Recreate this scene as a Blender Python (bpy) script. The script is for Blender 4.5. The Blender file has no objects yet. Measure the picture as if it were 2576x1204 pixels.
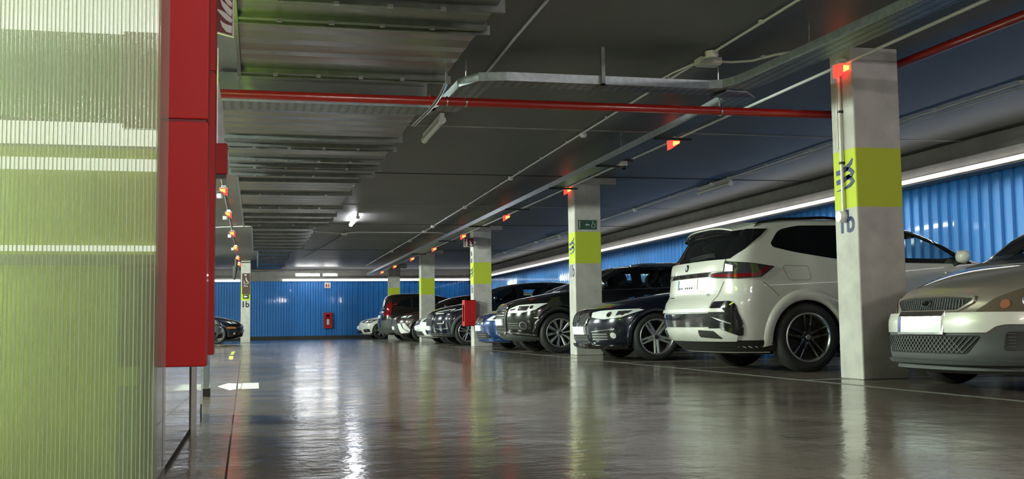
import bpy, bmesh, math, random
from mathutils import Vector, Matrix, geometry
random.seed(7)
SC = bpy.context.scene
COL = SC.collection
U = 1.0833            # metres per site unit: the building is drawn in site units
# ------------------------------------------------------------------ camera
def make_camera():
    yaw, pit, rol = .2319, .0782, -.0128
    F = Vector((math.sin(yaw)*math.cos(pit), math.cos(yaw)*math.cos(pit), math.sin(pit)))
    R = Vector((math.cos(yaw), -math.sin(yaw), 0)); Up = R.cross(F)
    R2 = math.cos(rol)*R + math.sin(rol)*Up; U2 = -math.sin(rol)*R + math.cos(rol)*Up
    cd = bpy.data.cameras.new('camera'); co = bpy.data.objects.new('camera', cd); COL.objects.link(co)
    m = Matrix((R2, U2, -F)).transposed().to_4x4(); m.translation = Vector((0, 0, .48*U))
    co.matrix_world = m
    cd.sensor_width = 36; cd.lens = 2726/2576*36; cd.clip_start = .05; cd.clip_end = 200
    SC.camera = co
make_camera()
vs = SC.view_settings
vs.view_transform = 'Standard'; vs.look = 'None'; vs.gamma = 1; vs.use_curve_mapping = False
vs.exposure = 1.25
SC.cycles.use_denoising = True
SC.cycles.max_bounces = 7; SC.cycles.diffuse_bounces = 4; SC.cycles.glossy_bounces = 4
SC.cycles.transparent_max_bounces = 14; SC.cycles.sample_clamp_indirect = 4.0
W = bpy.data.worlds.new('world'); SC.world = W; W.use_nodes = True
W.node_tree.nodes['Background'].inputs[0].default_value = (.45, .5, .55, 1)
W.node_tree.nodes['Background'].inputs[1].default_value = .02
# light strengths
K_LED, K_TUBE, K_FAR, K_SIDE, K_BOOTH = 2.8, 40.0, 19.0, 950.0, 9.0
K_NEAR = 150.0
# ------------------------------------------------------------------ materials
def nodes_of(m): return m.node_tree.nodes, m.node_tree.links
def mat(name, col, rough=.5, metal=0., coat=0., spec=.5, noise=0., nscale=6., bump=0., bscale=40., emit=None, es=0., stretch=None):
    m = bpy.data.materials.new(name); m.use_nodes = True
    N, L = nodes_of(m); b = N['Principled BSDF']
    c = (*col, 1)
    b.inputs['Base Color'].default_value = c
    b.inputs['Roughness'].default_value = rough; b.inputs['Metallic'].default_value = metal
    b.inputs['Coat Weight'].default_value = coat; b.inputs['Coat Roughness'].default_value = .04
    b.inputs['Specular IOR Level'].default_value = spec
    if emit: b.inputs['Emission Color'].default_value = (*emit, 1); b.inputs['Emission Strength'].default_value = es
    if noise or bump:
        g = N.new('ShaderNodeNewGeometry'); mp = N.new('ShaderNodeMapping')
        L.new(g.outputs['Position'], mp.inputs['Vector'])
        if stretch: mp.inputs['Scale'].default_value = stretch
    if noise:
        t = N.new('ShaderNodeTexNoise'); t.inputs['Scale'].default_value = nscale; t.inputs['Detail'].default_value = 6
        L.new(mp.outputs[0], t.inputs['Vector'])
        r = N.new('ShaderNodeMapRange'); r.inputs[1].default_value = .3; r.inputs[2].default_value = .7
        r.inputs[3].default_value = 1-noise; r.inputs[4].default_value = 1+noise*.6
        L.new(t.outputs['Fac'], r.inputs[0])
        x = N.new('ShaderNodeVectorMath'); x.operation = 'SCALE'; x.inputs[0].default_value = col
        L.new(r.outputs[0], x.inputs['Scale']); L.new(x.outputs[0], b.inputs['Base Color'])
    if bump:
        t2 = N.new('ShaderNodeTexNoise'); t2.inputs['Scale'].default_value = bscale; t2.inputs['Detail'].default_value = 4
        L.new(mp.outputs[0], t2.inputs['Vector'])
        bp = N.new('ShaderNodeBump'); bp.inputs['Strength'].default_value = bump; bp.inputs['Distance'].default_value = .01
        L.new(t2.outputs['Fac'], bp.inputs['Height']); L.new(bp.outputs[0], b.inputs['Normal'])
    return m
def emis(name, col, s):
    m = bpy.data.materials.new(name); m.use_nodes = True; N, L = nodes_of(m); N.clear()
    e = N.new('ShaderNodeEmission'); e.inputs[0].default_value = (*col, 1); e.inputs[1].default_value = s
    o = N.new('ShaderNodeOutputMaterial'); L.new(e.outputs[0], o.inputs[0]); return m
def paint(name, col, metal=.0, rough=.35): return mat(name, col, rough=rough, metal=metal, coat=1.0)

def floor_mat():
    m = bpy.data.materials.new('polished_concrete'); m.use_nodes = True; N, L = nodes_of(m); b = N['Principled BSDF']
    g = N.new('ShaderNodeNewGeometry')
    def noise(sc, det, stretch=(1, 1, 1), rough=.55):
        mp = N.new('ShaderNodeMapping'); mp.inputs['Scale'].default_value = stretch; L.new(g.outputs['Position'], mp.inputs['Vector'])
        t = N.new('ShaderNodeTexNoise'); t.inputs['Scale'].default_value = sc; t.inputs['Detail'].default_value = det
        t.inputs['Roughness'].default_value = rough
        L.new(mp.outputs[0], t.inputs['Vector']); return t.outputs['Fac']
    def rng(src, a, c, lo=.3, hi=.7):
        r = N.new('ShaderNodeMapRange'); r.inputs[1].default_value = lo; r.inputs[2].default_value = hi
        r.inputs[3].default_value = a; r.inputs[4].default_value = c; L.new(src, r.inputs[0]); return r.outputs[0]
    big = noise(.9, 8); sp = noise(26, 6)
    ramp = N.new('ShaderNodeMix'); ramp.data_type = 'RGBA'
    ramp.inputs[6].default_value = (.085, .068, .054, 1); ramp.inputs[7].default_value = (.215, .174, .140, 1)
    mm = N.new('ShaderNodeMath'); mm.operation = 'MULTIPLY_ADD'; L.new(sp, mm.inputs[0]); mm.inputs[1].default_value = .5
    L.new(big, mm.inputs[2]); L.new(rng(mm.outputs[0], 0, 1, .45, 1.05), ramp.inputs[0])
    L.new(ramp.outputs[2], b.inputs['Base Color'])
    L.new(rng(noise(1.3, 7), .10, .26), b.inputs['Roughness'])
    b.inputs['IOR'].default_value = 1.55; b.inputs['Specular IOR Level'].default_value = .6
    b.inputs['Coat Weight'].default_value = .35; b.inputs['Coat Roughness'].default_value = .12
    # slow trowel waves of the polished slab
    w = noise(2.2, 5, (1, 1, 1), .6); w2 = noise(14, 3)
    a = N.new('ShaderNodeMath'); a.operation = 'MULTIPLY_ADD'; L.new(w2, a.inputs[0]); a.inputs[1].default_value = .08; L.new(w, a.inputs[2])
    bp = N.new('ShaderNodeBump'); bp.inputs['Strength'].default_value = 1.; bp.inputs['Distance'].default_value = .0085
    L.new(a.outputs[0], bp.inputs['Height']); L.new(bp.outputs[0], b.inputs['Normal']); L.new(bp.outputs[0], b.inputs['Coat Normal'])
    return m

def column_mat():
    m = mat('column_concrete', (.42, .40, .375), .75, noise=.18, nscale=5, bump=.35, bscale=30)
    N, L = nodes_of(m); b = N['Principled BSDF']
    old = b.inputs['Base Color'].links[0].from_socket
    g = N.new('ShaderNodeNewGeometry'); s = N.new('ShaderNodeSeparateXYZ'); L.new(g.outputs['Position'], s.inputs[0])
    def step(v, op):
        x = N.new('ShaderNodeMath'); x.operation = op; L.new(s.outputs['Z'], x.inputs[0]); x.inputs[1].default_value = v; return x.outputs[0]
    a = N.new('ShaderNodeMath'); a.operation = 'MULTIPLY'
    L.new(step(1.40*U, 'GREATER_THAN'), a.inputs[0]); L.new(step(1.885*U, 'LESS_THAN'), a.inputs[1])
    mx = N.new('ShaderNodeMix'); mx.data_type = 'RGBA'; L.new(a.outputs[0], mx.inputs[0])
    L.new(old, mx.inputs[6]); mx.inputs[7].default_value = (.42, .49, .028, 1)
    L.new(mx.outputs[2], b.inputs['Base Color'])
    return m

def perf_mat(name, col, axis=0):
    """galvanised sheet with rows of punched slots"""
    m = mat(name, col, .38, metal=.85, noise=.2, nscale=14)
    N, L = nodes_of(m); b = N['Principled BSDF']; old = b.inputs['Base Color'].links[0].from_socket
    g = N.new('ShaderNodeNewGeometry'); s = N.new('ShaderNodeSeparateXYZ'); L.new(g.outputs['Position'], s.inputs[0])
    def frac(o, sc, lim):
        x = N.new('ShaderNodeMath'); x.operation = 'MULTIPLY'; L.new(s.outputs[o], x.inputs[0]); x.inputs[1].default_value = sc
        f = N.new('ShaderNodeMath'); f.operation = 'FRACT'; L.new(x.outputs[0], f.inputs[0])
        t = N.new('ShaderNodeMath'); t.operation = 'LESS_THAN'; L.new(f.outputs[0], t.inputs[0]); t.inputs[1].default_value = lim; return t.outputs[0]
    a = N.new('ShaderNodeMath'); a.operation = 'MULTIPLY'
    o1, o2 = (('X', 'Y'), ('Y', 'X'))[axis]
    L.new(frac(o1, 12, .42), a.inputs[0]); L.new(frac(o2, 25, .4), a.inputs[1])
    mx = N.new('ShaderNodeMix'); mx.data_type = 'RGBA'; L.new(a.outputs[0], mx.inputs[0]); L.new(old, mx.inputs[6]); mx.inputs[7].default_value = (.01, .01, .01, 1)
    L.new(mx.outputs[2], b.inputs['Base Color']); return m

def sheer(name, tint, trans, rough=.1, gloss=.5, diffuse=None):
    """clear sheet: see-through with a glossy skin"""
    m = bpy.data.materials.new(name); m.use_nodes = True; N, L = nodes_of(m); N.clear()
    t = N.new('ShaderNodeBsdfTransparent'); t.inputs[0].default_value = (*tint, 1)
    g = N.new('ShaderNodeBsdfGlossy'); g.inputs['Roughness'].default_value = rough; g.inputs[0].default_value = (gloss, gloss, gloss, 1)
    f = N.new('ShaderNodeFresnel'); ge = N.new('ShaderNodeNewGeometry'); io = N.new('ShaderNodeMath'); io.operation = 'MULTIPLY_ADD'
    L.new(ge.outputs['Backfacing'], io.inputs[0]); io.inputs[1].default_value = -.8333; io.inputs[2].default_value = 1.5; L.new(io.outputs[0], f.inputs[0])
    ad = N.new('ShaderNodeMath'); ad.operation = 'ADD'; ad.use_clamp = True; L.new(f.outputs[0], ad.inputs[0]); ad.inputs[1].default_value = .02
    x = N.new('ShaderNodeMixShader'); L.new(ad.outputs[0], x.inputs[0]); L.new(t.outputs[0], x.inputs[1]); L.new(g.outputs[0], x.inputs[2])
    out = x
    if diffuse:
        d = N.new('ShaderNodeBsdfDiffuse'); d.inputs[0].default_value = (*diffuse, 1)
        tl = N.new('ShaderNodeBsdfTranslucent'); tl.inputs[0].default_value = (*diffuse, 1)
        h = N.new('ShaderNodeMixShader'); h.inputs[0].default_value = .65; L.new(d.outputs[0], h.inputs[1]); L.new(tl.outputs[0], h.inputs[2])
        y = N.new('ShaderNodeMixShader'); y.inputs[0].default_value = 1-trans; L.new(x.outputs[0], y.inputs[1]); L.new(h.outputs[0], y.inputs[2]); out = y
    o = N.new('ShaderNodeOutputMaterial'); L.new(out.outputs[0], o.inputs[0]); return m

M = dict(
    floor=floor_mat(), column=column_mat(),
    ceiling=mat('painted_concrete_ceiling', (.088, .087, .083), .5, noise=.12, nscale=1.2, bump=.25, bscale=3, spec=.5),
    beam=mat('beam_concrete', (.27, .26, .25), .7, noise=.15, nscale=4),
    blue=mat('blue_sheet', (.010, .17, .54), .42, noise=.1, nscale=1.5, metal=.15, coat=.3),
    wall=mat('grey_wall', (.2, .2, .2), .8, noise=.1),
    darkbase=mat('dark_kerb', (.03, .03, .03), .7),
    kerb=mat('pale_kerb', (.45, .44, .42), .7),
    galv=mat('galvanised_sheet', (.29, .30, .31), .27, metal=.92, noise=.12, nscale=3, bump=.35, bscale=1.6, stretch=(.6, 3, 1)),
    galvd=mat('galvanised_flange', (.17, .18, .18), .42, metal=.85, noise=.2, nscale=12),
    tray=perf_mat('perforated_tray_across', (.25, .27, .28), 0), trayl=perf_mat('perforated_tray_along', (.25, .27, .28), 1),
    traylip=mat('tray_lip', (.36, .39, .44), .4, metal=.7, noise=.2, nscale=20),
    red=mat('red_enamel', (.36, .009, .010), .5, coat=.05, spec=.25), redpipe=mat('red_pipe_paint', (.30, .008, .006), .3, coat=.5),
    reddark=mat('dark_red', (.12, .004, .01), .4), white=mat('white_plastic', (.72, .72, .70), .4), cream=mat('cream_plastic', (.60, .58, .52), .45),
    conduit=mat('conduit_grey', (.52, .53, .52), .38), black=mat('black_plastic', (.012, .012, .012), .45), matt=mat('matt_black', (.006, .006, .006), .8),
    rubber=mat('tyre_rubber', (.014, .014, .014), .62, bump=.4, bscale=60), steel=mat('steel', (.55, .56, .56), .25, metal=1.),
    chrome=mat('chrome', (.85, .87, .88), .08, metal=1.), alloy=mat('alloy_silver', (.50, .51, .52), .28, metal=.85), alloyd=mat('alloy_dark', (.02, .02, .022), .25, metal=.4, coat=.6),
    gloss=mat('gloss_black', (.006, .006, .008), .06, coat=1.), trimgrey=mat('grey_plastic', (.055, .06, .06), .6, bump=.15, bscale=200),
    glassd=mat('dark_glass', (.004, .005, .006), .03, spec=.6), glasst=sheer('tinted_glass', (.58, .68, .68), 1, .02, .9),
    lampw=mat('lamp_clear', (.78, .80, .80), .2, coat=1., metal=.1), lampd=mat('lamp_dark', (.03, .03, .035), .08, coat=1.),
    lampr=mat('lamp_red', (.16, .003, .006), .1, coat=1.), lampo=mat('lamp_amber', (.55, .16, .03), .2, coat=1.),
    plate=mat('plate_white', (.80, .82, .84), .35), euro=mat('plate_blue', (.01, .03, .25), .4), ink=mat('navy_paint', (.012, .022, .10), .6), dark=mat('black_paint', (.01, .01, .012), .6),
    green=mat('sign_green', (.003, .05, .028), .4), signw=mat('sign_white', (.62, .62, .60), .5), signgrey=mat('sign_pale', (.35, .40, .36), .5),
    line=mat('worn_floor_paint', (.21, .21, .185), .5, noise=.3, nscale=9), linew=mat('white_floor_paint', (.55, .56, .55), .45, noise=.3, nscale=9),
    liney=mat('yellow_floor_paint', (.55, .58, .10), .5, noise=.25, nscale=9), gap=mat('panel_gap_grey', (.09, .09, .085), .6), joint=mat('slab_joint', (.02, .017, .014), .8),
    plinth=mat('glossy_plinth', (.42, .41, .39), .10, coat=1., spec=.8), mirror=mat('stainless', (.62, .63, .62), .12, metal=1.),
    boothg=mat('booth_green', (.42, .50, .09), .5, noise=.25, nscale=3), boothg2=mat('booth_green_dark', (.085, .165, .095), .5, noise=.15, nscale=4),
    boothdoor=mat('booth_door_grey', (.16, .17, .19), .4), boothbr=mat('booth_brown', (.05, .018, .016), .5),
    led=emis('led_white', (1, .98, .93), K_LED), tube=emis('tube_white', (.93, .96, 1), K_TUBE), tubenear=emis('tube_near', (1, .94, .86), K_NEAR), tubehalf=emis('tube_dim', (1, .95, .86), 13), tubefar=emis('tube_far', (1, 1, .97), K_FAR),
    tubeside=emis('tube_side', (.86, 1, .84), K_SIDE), boothlight=emis('booth_light', (.95, 1, .92), K_BOOTH), boothlow=emis('booth_glow_dim', (1, .98, 1), .85), boothtop=emis('booth_glow_top', (.97, .96, 1.0), .8), web=mat('poly_web', (.80, .85, .70), .3),
    greenlight=emis('green_tube', (.60, 1, .06), 22.), redglow=emis('beacon_red', (1, .03, .02), 1.7), amberglow=emis('beacon_amber', (1, .20, .03), 3.6),
    tubeoff=mat('tube_unlit', (.50, .52, .50), .3), seat=mat('seat_fabric', (.02, .02, .022), .8),
    poly=sheer('fluted_polycarbonate', (.93, .97, .90), .74, .12, .8, (.66, .72, .52)), polyedge=sheer('clear_edge_profile', (.88, .88, .86), .80, .1, .9, (.6, .62, .58)),
)
# ------------------------------------------------------------------ mesh helpers
class MB:
    def __init__(s): s.v = []; s.f = []
    def add(s, vs_, fs_):
        o = len(s.v); s.v += [tuple(p) for p in vs_]; s.f += [tuple(o+i for i in f) for f in fs_]; return s
    def box(s, x0, x1, y0, y1, z0, z1):
        return s.add([(x0, y0, z0), (x1, y0, z0), (x1, y1, z0), (x0, y1, z0), (x0, y0, z1), (x1, y0, z1), (x1, y1, z1), (x0, y1, z1)],
                     [(0, 3, 2, 1), (4, 5, 6, 7), (0, 1, 5, 4), (1, 2, 6, 5), (2, 3, 7, 6), (3, 0, 4, 7)])
    def cbox(s, c, d): return s.box(c[0]-d[0]/2, c[0]+d[0]/2, c[1]-d[1]/2, c[1]+d[1]/2, c[2]-d[2]/2, c[2]+d[2]/2)
    def tube(s, pts, r, n=10, caps=True):
        P = [Vector(p) for p in pts]; rings = []
        up = Vector((0, 0, 1))
        for i, p in enumerate(P):
            d = (P[min(i+1, len(P)-1)]-P[max(i-1, 0)]).normalized()
            a = d.cross(up); a = a.normalized() if a.length > 1e-4 else Vector((1, 0, 0)); b = d.cross(a)
            rr = r[i] if isinstance(r, (list, tuple)) else r
            rings.append([p+rr*(math.cos(2*math.pi*k/n)*a+math.sin(2*math.pi*k/n)*b) for k in range(n)])
        vs_ = [q for R_ in rings for q in R_]; fs_ = []
        for i in range(len(P)-1):
            for k in range(n): fs_.append((i*n+k, i*n+(k+1) % n, (i+1)*n+(k+1) % n, (i+1)*n+k))
        if caps: fs_ += [tuple(range(n-1, -1, -1)), tuple(range((len(P)-1)*n, len(P)*n))]
        return s.add(vs_, fs_)
    def lathe(s, prof, axis='z', n=24, c=(0, 0, 0), closed=False):
        vs_, fs_ = [], []
        for k in range(n):
            a = 2*math.pi*k/n
            for r, h in prof:
                x, y = r*math.cos(a), r*math.sin(a)
                p = {'z': (x, y, h), 'y': (x, h, y), 'x': (h, x, y)}[axis]
                vs_.append((p[0]+c[0], p[1]+c[1], p[2]+c[2]))
        m = len(prof)
        for k in range(n):
            for j in range(m-(0 if closed else 1)):
                a, b = k*m+j, k*m+(j+1) % m; k2 = (k+1) % n
                fs_.append((a, b, k2*m+(j+1) % m, k2*m+j))
        return s.add(vs_, fs_)
    def prism(s, poly, a, b, f):
        """2-D polygon extruded from a to b; f(u,v,w) gives the point"""
        n = len(poly)
        return s.add([f(u, v, a) for u, v in poly]+[f(u, v, b) for u, v in poly],
                     [tuple(range(n-1, -1, -1)), tuple(range(n, 2*n))]+[(i, (i+1) % n, n+(i+1) % n, n+i) for i in range(n)])
    def ribbon(s, pts, ws, f, a, b):
        """stroke of varying width drawn in a plane, with thickness a..b"""
        L_, R_ = [], []
        for i, p in enumerate(pts):
            q0, q1 = pts[max(i-1, 0)], pts[min(i+1, len(pts)-1)]
            dx, dy = q1[0]-q0[0], q1[1]-q0[1]; l = math.hypot(dx, dy) or 1
            w = (ws[i] if isinstance(ws, (list, tuple)) else ws)/2
            L_.append((p[0]-dy/l*w, p[1]+dx/l*w)); R_.append((p[0]+dy/l*w, p[1]-dx/l*w))
        for i in range(len(pts)-1):
            s.prism([L_[i], L_[i+1], R_[i+1], R_[i]], a, b, f)
        return s
    def build(s, name, m, parent=None, k=U, smooth=False, bevel=0, label=None, sub=0, angle=40):
        me = bpy.data.meshes.new(name)
        off = Vector((0, 0, 0)); q = parent
        while q is not None: off += q.location; q = q.parent
        me.from_pydata([tuple(Vector(p)*k-off) for p in s.v], [], s.f)
        bm = bmesh.new(); bm.from_mesh(me); bmesh.ops.recalc_face_normals(bm, faces=bm.faces)
        bm.to_mesh(me); bm.free()
        me.materials.append(m)
        if smooth:
            me.polygons.foreach_set('use_smooth', [True]*len(me.polygons))
            me.set_sharp_from_angle(angle=math.radians(angle))
        o = bpy.data.objects.new(name, me); COL.objects.link(o)
        if parent is not None: o.parent = parent
        if bevel:
            bv = o.modifiers.new('bevel', 'BEVEL'); bv.width = bevel; bv.segments = 2; bv.limit_method = 'ANGLE'
        if label: o['label'] = label
        return o
def tag(o, label, cat, group=None):
    o['label'] = label; o['category'] = cat
    if group: o['group'] = group
    return o
def thing(name, label, cat, loc=(0, 0, 0), group=None, k=U):
    o = bpy.data.objects.new(name, None); COL.objects.link(o); o.location = Vector(loc)*k; o.empty_display_size = .1
    return tag(o, label, cat, group)
def struct(o): o['kind'] = 'structure'; return o
def copy_tree(o, parent=None):
    c = o.copy(); COL.objects.link(c); c.parent = parent
    for ch in [x for x in KIDS.get(o.name, [])]: copy_tree(ch, c)
    return c
KIDS = {}
def index_kids():
    KIDS.clear()
    for o in COL.objects:
        if o.parent: KIDS.setdefault(o.parent.name, []).append(o)
def ordinal(i): return ['nearest', 'second nearest', 'third nearest', 'fourth nearest', 'fifth nearest', 'sixth nearest', 'seventh nearest', 'eighth nearest', 'ninth nearest', 'tenth nearest'][i]
def text_mb(txt, size, f, t0, t1, bold=.0):
    """built-in typeface turned into a solid; f(u,v,w) places it"""
    c = bpy.data.curves.new('t', 'FONT'); c.body = txt; c.size = size; c.offset = bold; c.fill_mode = 'FRONT'; c.resolution_u = 3
    ob = bpy.data.objects.new('t', c); me = bpy.data.meshes.new_from_object(ob)
    mb = MB(); n = len(me.vertices); V = [v.co.copy() for v in me.vertices]
    mb.add([f(v.x, v.y, t1) for v in V]+[f(v.x, v.y, t0) for v in V], [tuple(p.vertices) for p in me.polygons]+[tuple(n+i for i in reversed(p.vertices)) for p in me.polygons])
    cnt = {}
    for p in me.polygons:
        for e in p.edge_keys: cnt[e] = cnt.get(e, 0)+1
    for (a, b), q in cnt.items():
        if q == 1: mb.add([f(V[a].x, V[a].y, t0), f(V[b].x, V[b].y, t0), f(V[b].x, V[b].y, t1), f(V[a].x, V[a].y, t1)], [(0, 1, 2, 3)])
    bpy.data.objects.remove(ob); bpy.data.meshes.remove(me); bpy.data.curves.remove(c)
    return mb
# ------------------------------------------------------------------ site constants (site units)
XC, CW, CD, Y1, PITCH = 4.745, .423, .352, 7.88, 8.021
CEIL, XR, DF = 2.72, 8.72, 43.3
COLY = [Y1+PITCH*i for i in range(5)]
# ------------------------------------------------------------------ room shell
struct(MB().box(-9, 9.2, -3, 44.6, -.2, 0).build('floor', M['floor']))
struct(MB().box(-9, 9.2, -3, 44.6, CEIL, CEIL+.2).build('ceiling', M['ceiling']))
struct(MB().box(-9.3, -9, -3, 44.6, -.2, CEIL+.2).build('wall_left', M['wall']))
struct(MB().box(-9, 9.2, -3.3, -3, -.2, CEIL+.2).build('wall_back', M['wall']))
def corrugated(name, p0, p1, z0, z1, nrm, pitch=.205, dep=.036):
    """trapezoidal steel sheet between two plan points"""
    a, b = Vector((*p0, 0)), Vector((*p1, 0)); L_ = (b-a).length; d = (b-a)/L_; n = Vector((*nrm, 0))
    pts, t = [], 0.
    prof = [(0, 0), (.42, 0), (.52, 1), (.60, 1), (.90, 1), (1., 0)]
    while t < L_:
        for u, h in prof[:-1]: pts.append((t+u*pitch, h*dep))
        t += pitch
    pts = [(min(x, L_), h) for x, h in pts]
    mb = MB(); V = []
    for x, h in pts:
        q = a+d*x+n*h; V += [(q.x, q.y, z0), (q.x, q.y, z1)]
    mb.add(V, [(2*i, 2*i+2, 2*i+3, 2*i+1) for i in range(len(pts)-1)])
    # back skin gives the sheet its thickness
    q0, q1 = a-n*.05, b-n*.05
    mb.add([(q0.x, q0.y, z0), (q1.x, q1.y, z0), (q1.x, q1.y, z1), (q0.x, q0.y, z1)], [(0, 1, 2, 3)])
    return struct(mb.build(name, M['blue']))
corrugated('wall_right', (XR, -3), (XR, DF), .14, 2.262, (-1, 0))
corrugated('wall_front', (-9, DF), (XR, DF), .14, 2.27, (0, -1))
struct(MB().box(XR-.03, XR+.35, -3, DF, 2.262, CEIL).build('wall_right_upper', M['beam']))
struct(MB().box(-9, XR, DF-.01, DF+.4, 2.27, CEIL).build('wall_front_upper', M['beam']))
struct(MB().box(8.44, XR-.02, -3, DF, 2.25, 2.462).build('trim_1', M['beam'], bevel=.01))
struct(MB().box(-9, 8.45, DF-.12, DF, 2.27, 2.40).build('trim_2', M['beam']))
struct(MB().box(XR-.06, XR+.1, -3, DF, 0, .14).build('baseboard_right', M['darkbase']))
struct(MB().box(-9, XR, DF-.06, DF+.1, 0, .14).build('baseboard_front', M['darkbase']))
# slab joints on the ceiling (structure)
for i, y in enumerate((11.9, 15.75, 20.0, 23.8, 27.8, 31.9, 36.0)):
    struct(MB().box(1.2, 8.7, y, y+.05, CEIL-.006, CEIL+.01).build('trim_%d' % (i+3), M['joint'] if i % 2 else M['beam']))
# columns
for i, y in enumerate(COLY):
    w = CW
    mb = MB().box(XC, XC+w, y, y+CD, 0, CEIL)
    o = struct(mb.build('concrete_column', M['column'], bevel=.012))
    if i: MB().box(XC-.02, XC+w+.25, y-.03, y+CD+.03, CEIL-.10, CEIL-.001).build('drop_head', M['beam'], o)
struct(MB().box(-.515, -.20, 37.3, 37.65, 0, CEIL).build('concrete_column', M['column'], bevel=.012))
# floor markings
def mark(name, label, m, quads, cat='floor marking'):
    mb = MB()
    for q in quads: mb.prism(q, .0003, .0009, lambda u, v, w: (u, v, w))
    return tag(mb.build(name, m), label, cat)
mark('bay_edge_line', 'thin worn pale line along the corridor edge of the right-hand bays', M['line'], [[(4.30, -1), (4.35, -1), (4.35, 42.5), (4.30, 42.5)]])
k_ = 0
for y in (5.05, 8.05, 10.7, 13.0-.35, 15.95+.3, 18.8, 22.0, 24.2, 27.0, 30.0, 32.3, 35.0, 38.2, 40.4):
    desc = ['beside the silver hatchback', 'at the foot of the nearest column', 'beyond the white car with its rear showing', 'beside the navy saloon', 'at the foot of the exit-sign column', 'beyond the ten-spoke black SUV', 'before the column with the red cabinet',
            'just behind the column with the red cabinet', 'before the small white car between the columns', 'before the fourth column', 'behind the fourth column', 'beside the dark car seen from the rear', 'before the fifth column', 'beside the farthest white car'][k_]
    mark('parking_line', 'worn pale painted bay line across the floor '+desc, M['line'], [[(4.36, y), (8.6, y), (8.6, y+.10), (4.36, y+.10)]])
    k_ += 1
mark('slab_joint', 'thin dark joint running down the floor on the left', M['joint'], [[(-.086, 2.6), (-.079, 2.6), (-.228, 17), (-.238, 17)]], 'floor joint')
mark('floor_arrow', 'white painted arrow on the floor beside the grey booth posts', M['linew'], [[(-.31, 9.35), (-.20, 8.75), (-.12, 8.95), (-.12, 9.75), (-.24, 9.85)], [(-.115, 8.87), (.022, 8.87), (.022, 9.82), (-.115, 9.80)]])
mark('floor_stripe', 'yellow dashed stripe on the floor at the far left', M['liney'], [[(-.41, 17.3), (-.35, 17.3), (-.385, 19.4), (-.455, 19.4)], [(-.46, 20.3), (-.40, 20.3), (-.42, 23.0), (-.49, 23.0)]])
# ------------------------------------------------------------------ fixed lights
def strip(name, label, pts, m, lab_cat='light strip', r=.019):
    t = thing(name, label, lab_cat, pts[0])
    a, b = pts
    if abs(a[1]-b[1]) > abs(a[0]-b[0]): MB().box(a[0]-.02, a[0]+.02, a[1], b[1], a[2]-r, a[2]+r).build('diffuser', m, t); MB().box(a[0]+.02, a[0]+.04, a[1], b[1], a[2]-r-.012, a[2]+r+.012).build('housing', M['beam'], t)
    else: MB().box(a[0], b[0], a[1]-.02, a[1]+.02, a[2]-r, a[2]+r).build('diffuser', m, t); MB().box(a[0], b[0], a[1]+.02, a[1]+.04, a[2]-r-.012, a[2]+r+.012).build('housing', M['beam'], t)
strip('light_strip', 'long white light strip along the right-hand blue wall', [(8.40, -1, 2.30), (8.40, 42.9, 2.30)], M['led'])
strip('light_strip', 'white light strip above the far blue wall, right of the pillar', [(.98, DF-.17, 2.315), (8.36, DF-.17, 2.315)], M['led'], r=.036)
strip('light_strip', 'white light strip above the far blue wall, left of the pillar', [(-5.0, DF-.17, 2.30), (-.62, DF-.17, 2.30)], M['led'], r=.036)
def tube_light(label, a, b, m, group=None, w=.07):
    """batten fitting: base on the ceiling, tube under it, end caps"""
    a, b = Vector(a), Vector(b); t = thing('tube_light', label, 'ceiling light', tuple((a+b)/2), group)
    d = (b-a).normalized(); n = Vector((-d.y, d.x, 0))*w; up = Vector((0, 0, .03))
    def slab(z0, z1, wd, e):
        A, B = a-d*e, b+d*e; q = n*wd
        return MB().add([A-q+Vector((0, 0, z0)), B-q+Vector((0, 0, z0)), B+q+Vector((0, 0, z0)), A+q+Vector((0, 0, z0)), A-q+Vector((0, 0, z1)), B-q+Vector((0, 0, z1)), B+q+Vector((0, 0, z1)), A+q+Vector((0, 0, z1))],
                        [(0, 3, 2, 1), (4, 5, 6, 7), (0, 1, 5, 4), (1, 2, 6, 5), (2, 3, 7, 6), (3, 0, 4, 7)])
    top = CEIL-.002-a.z
    slab(.035, min(top, .075), .30, .03).build('housing', M['white'], t)
    if top > .09:
        for q in (.2, .8): p = a.lerp(b, q); MB().tube([(p.x, p.y, p.z+.07), (p.x, p.y, CEIL)], .006, 6).build('hanger_rod', M['steel'], t)
    MB().tube([a, b], .034, 12).build('tube', m, t, smooth=True)
    for e, q in ((a, -1), (b, 1)): MB().tube([e+d*q*.001, e+d*q*.035], .040, 12).build('end_cap', M['white'], t, smooth=True)
    return t
tube_light('lit white tube light on the ceiling beside the metal duct', (1.95, 21.6, 2.645), (1.95, 23.2, 2.645), M['tube'])
tube_light('lit horizontal tube light before the far wall, left one of the pair', (1.42, 41.2, 2.42), (2.30, 41.2, 2.42), M['tubefar'], w=.05)
tube_light('lit horizontal tube light before the far wall, right one of the pair', (2.42, 41.2, 2.42), (2.95, 41.2, 2.42), M['tubefar'], w=.05)
tube_light('unlit tube light on the ceiling beyond the red pipe', (1.90, 11.2, 2.64), (1.90, 12.4, 2.64), M['tubeoff'])
tube_light('unlit tube light above the white car on the right', (7.25, 15.7, 2.645), (7.25, 16.9, 2.645), M['tubeoff'])
tube_light('unlit tube light above the cars past the second column', (7.35, 26.0, 2.645), (7.35, 27.2, 2.645), M['tubeoff'])
for i, y in enumerate((8.3, 16.3, 24.3, 32.3)):
    tube_light('lit tube light over the left-hand bays hidden behind the booth, %s to the camera' % ordinal(i), (-3.6, y, 2.6), (-3.6, y+1.5, 2.6), M['tubeside'], 'tube lights over the left-hand bays')
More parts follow.
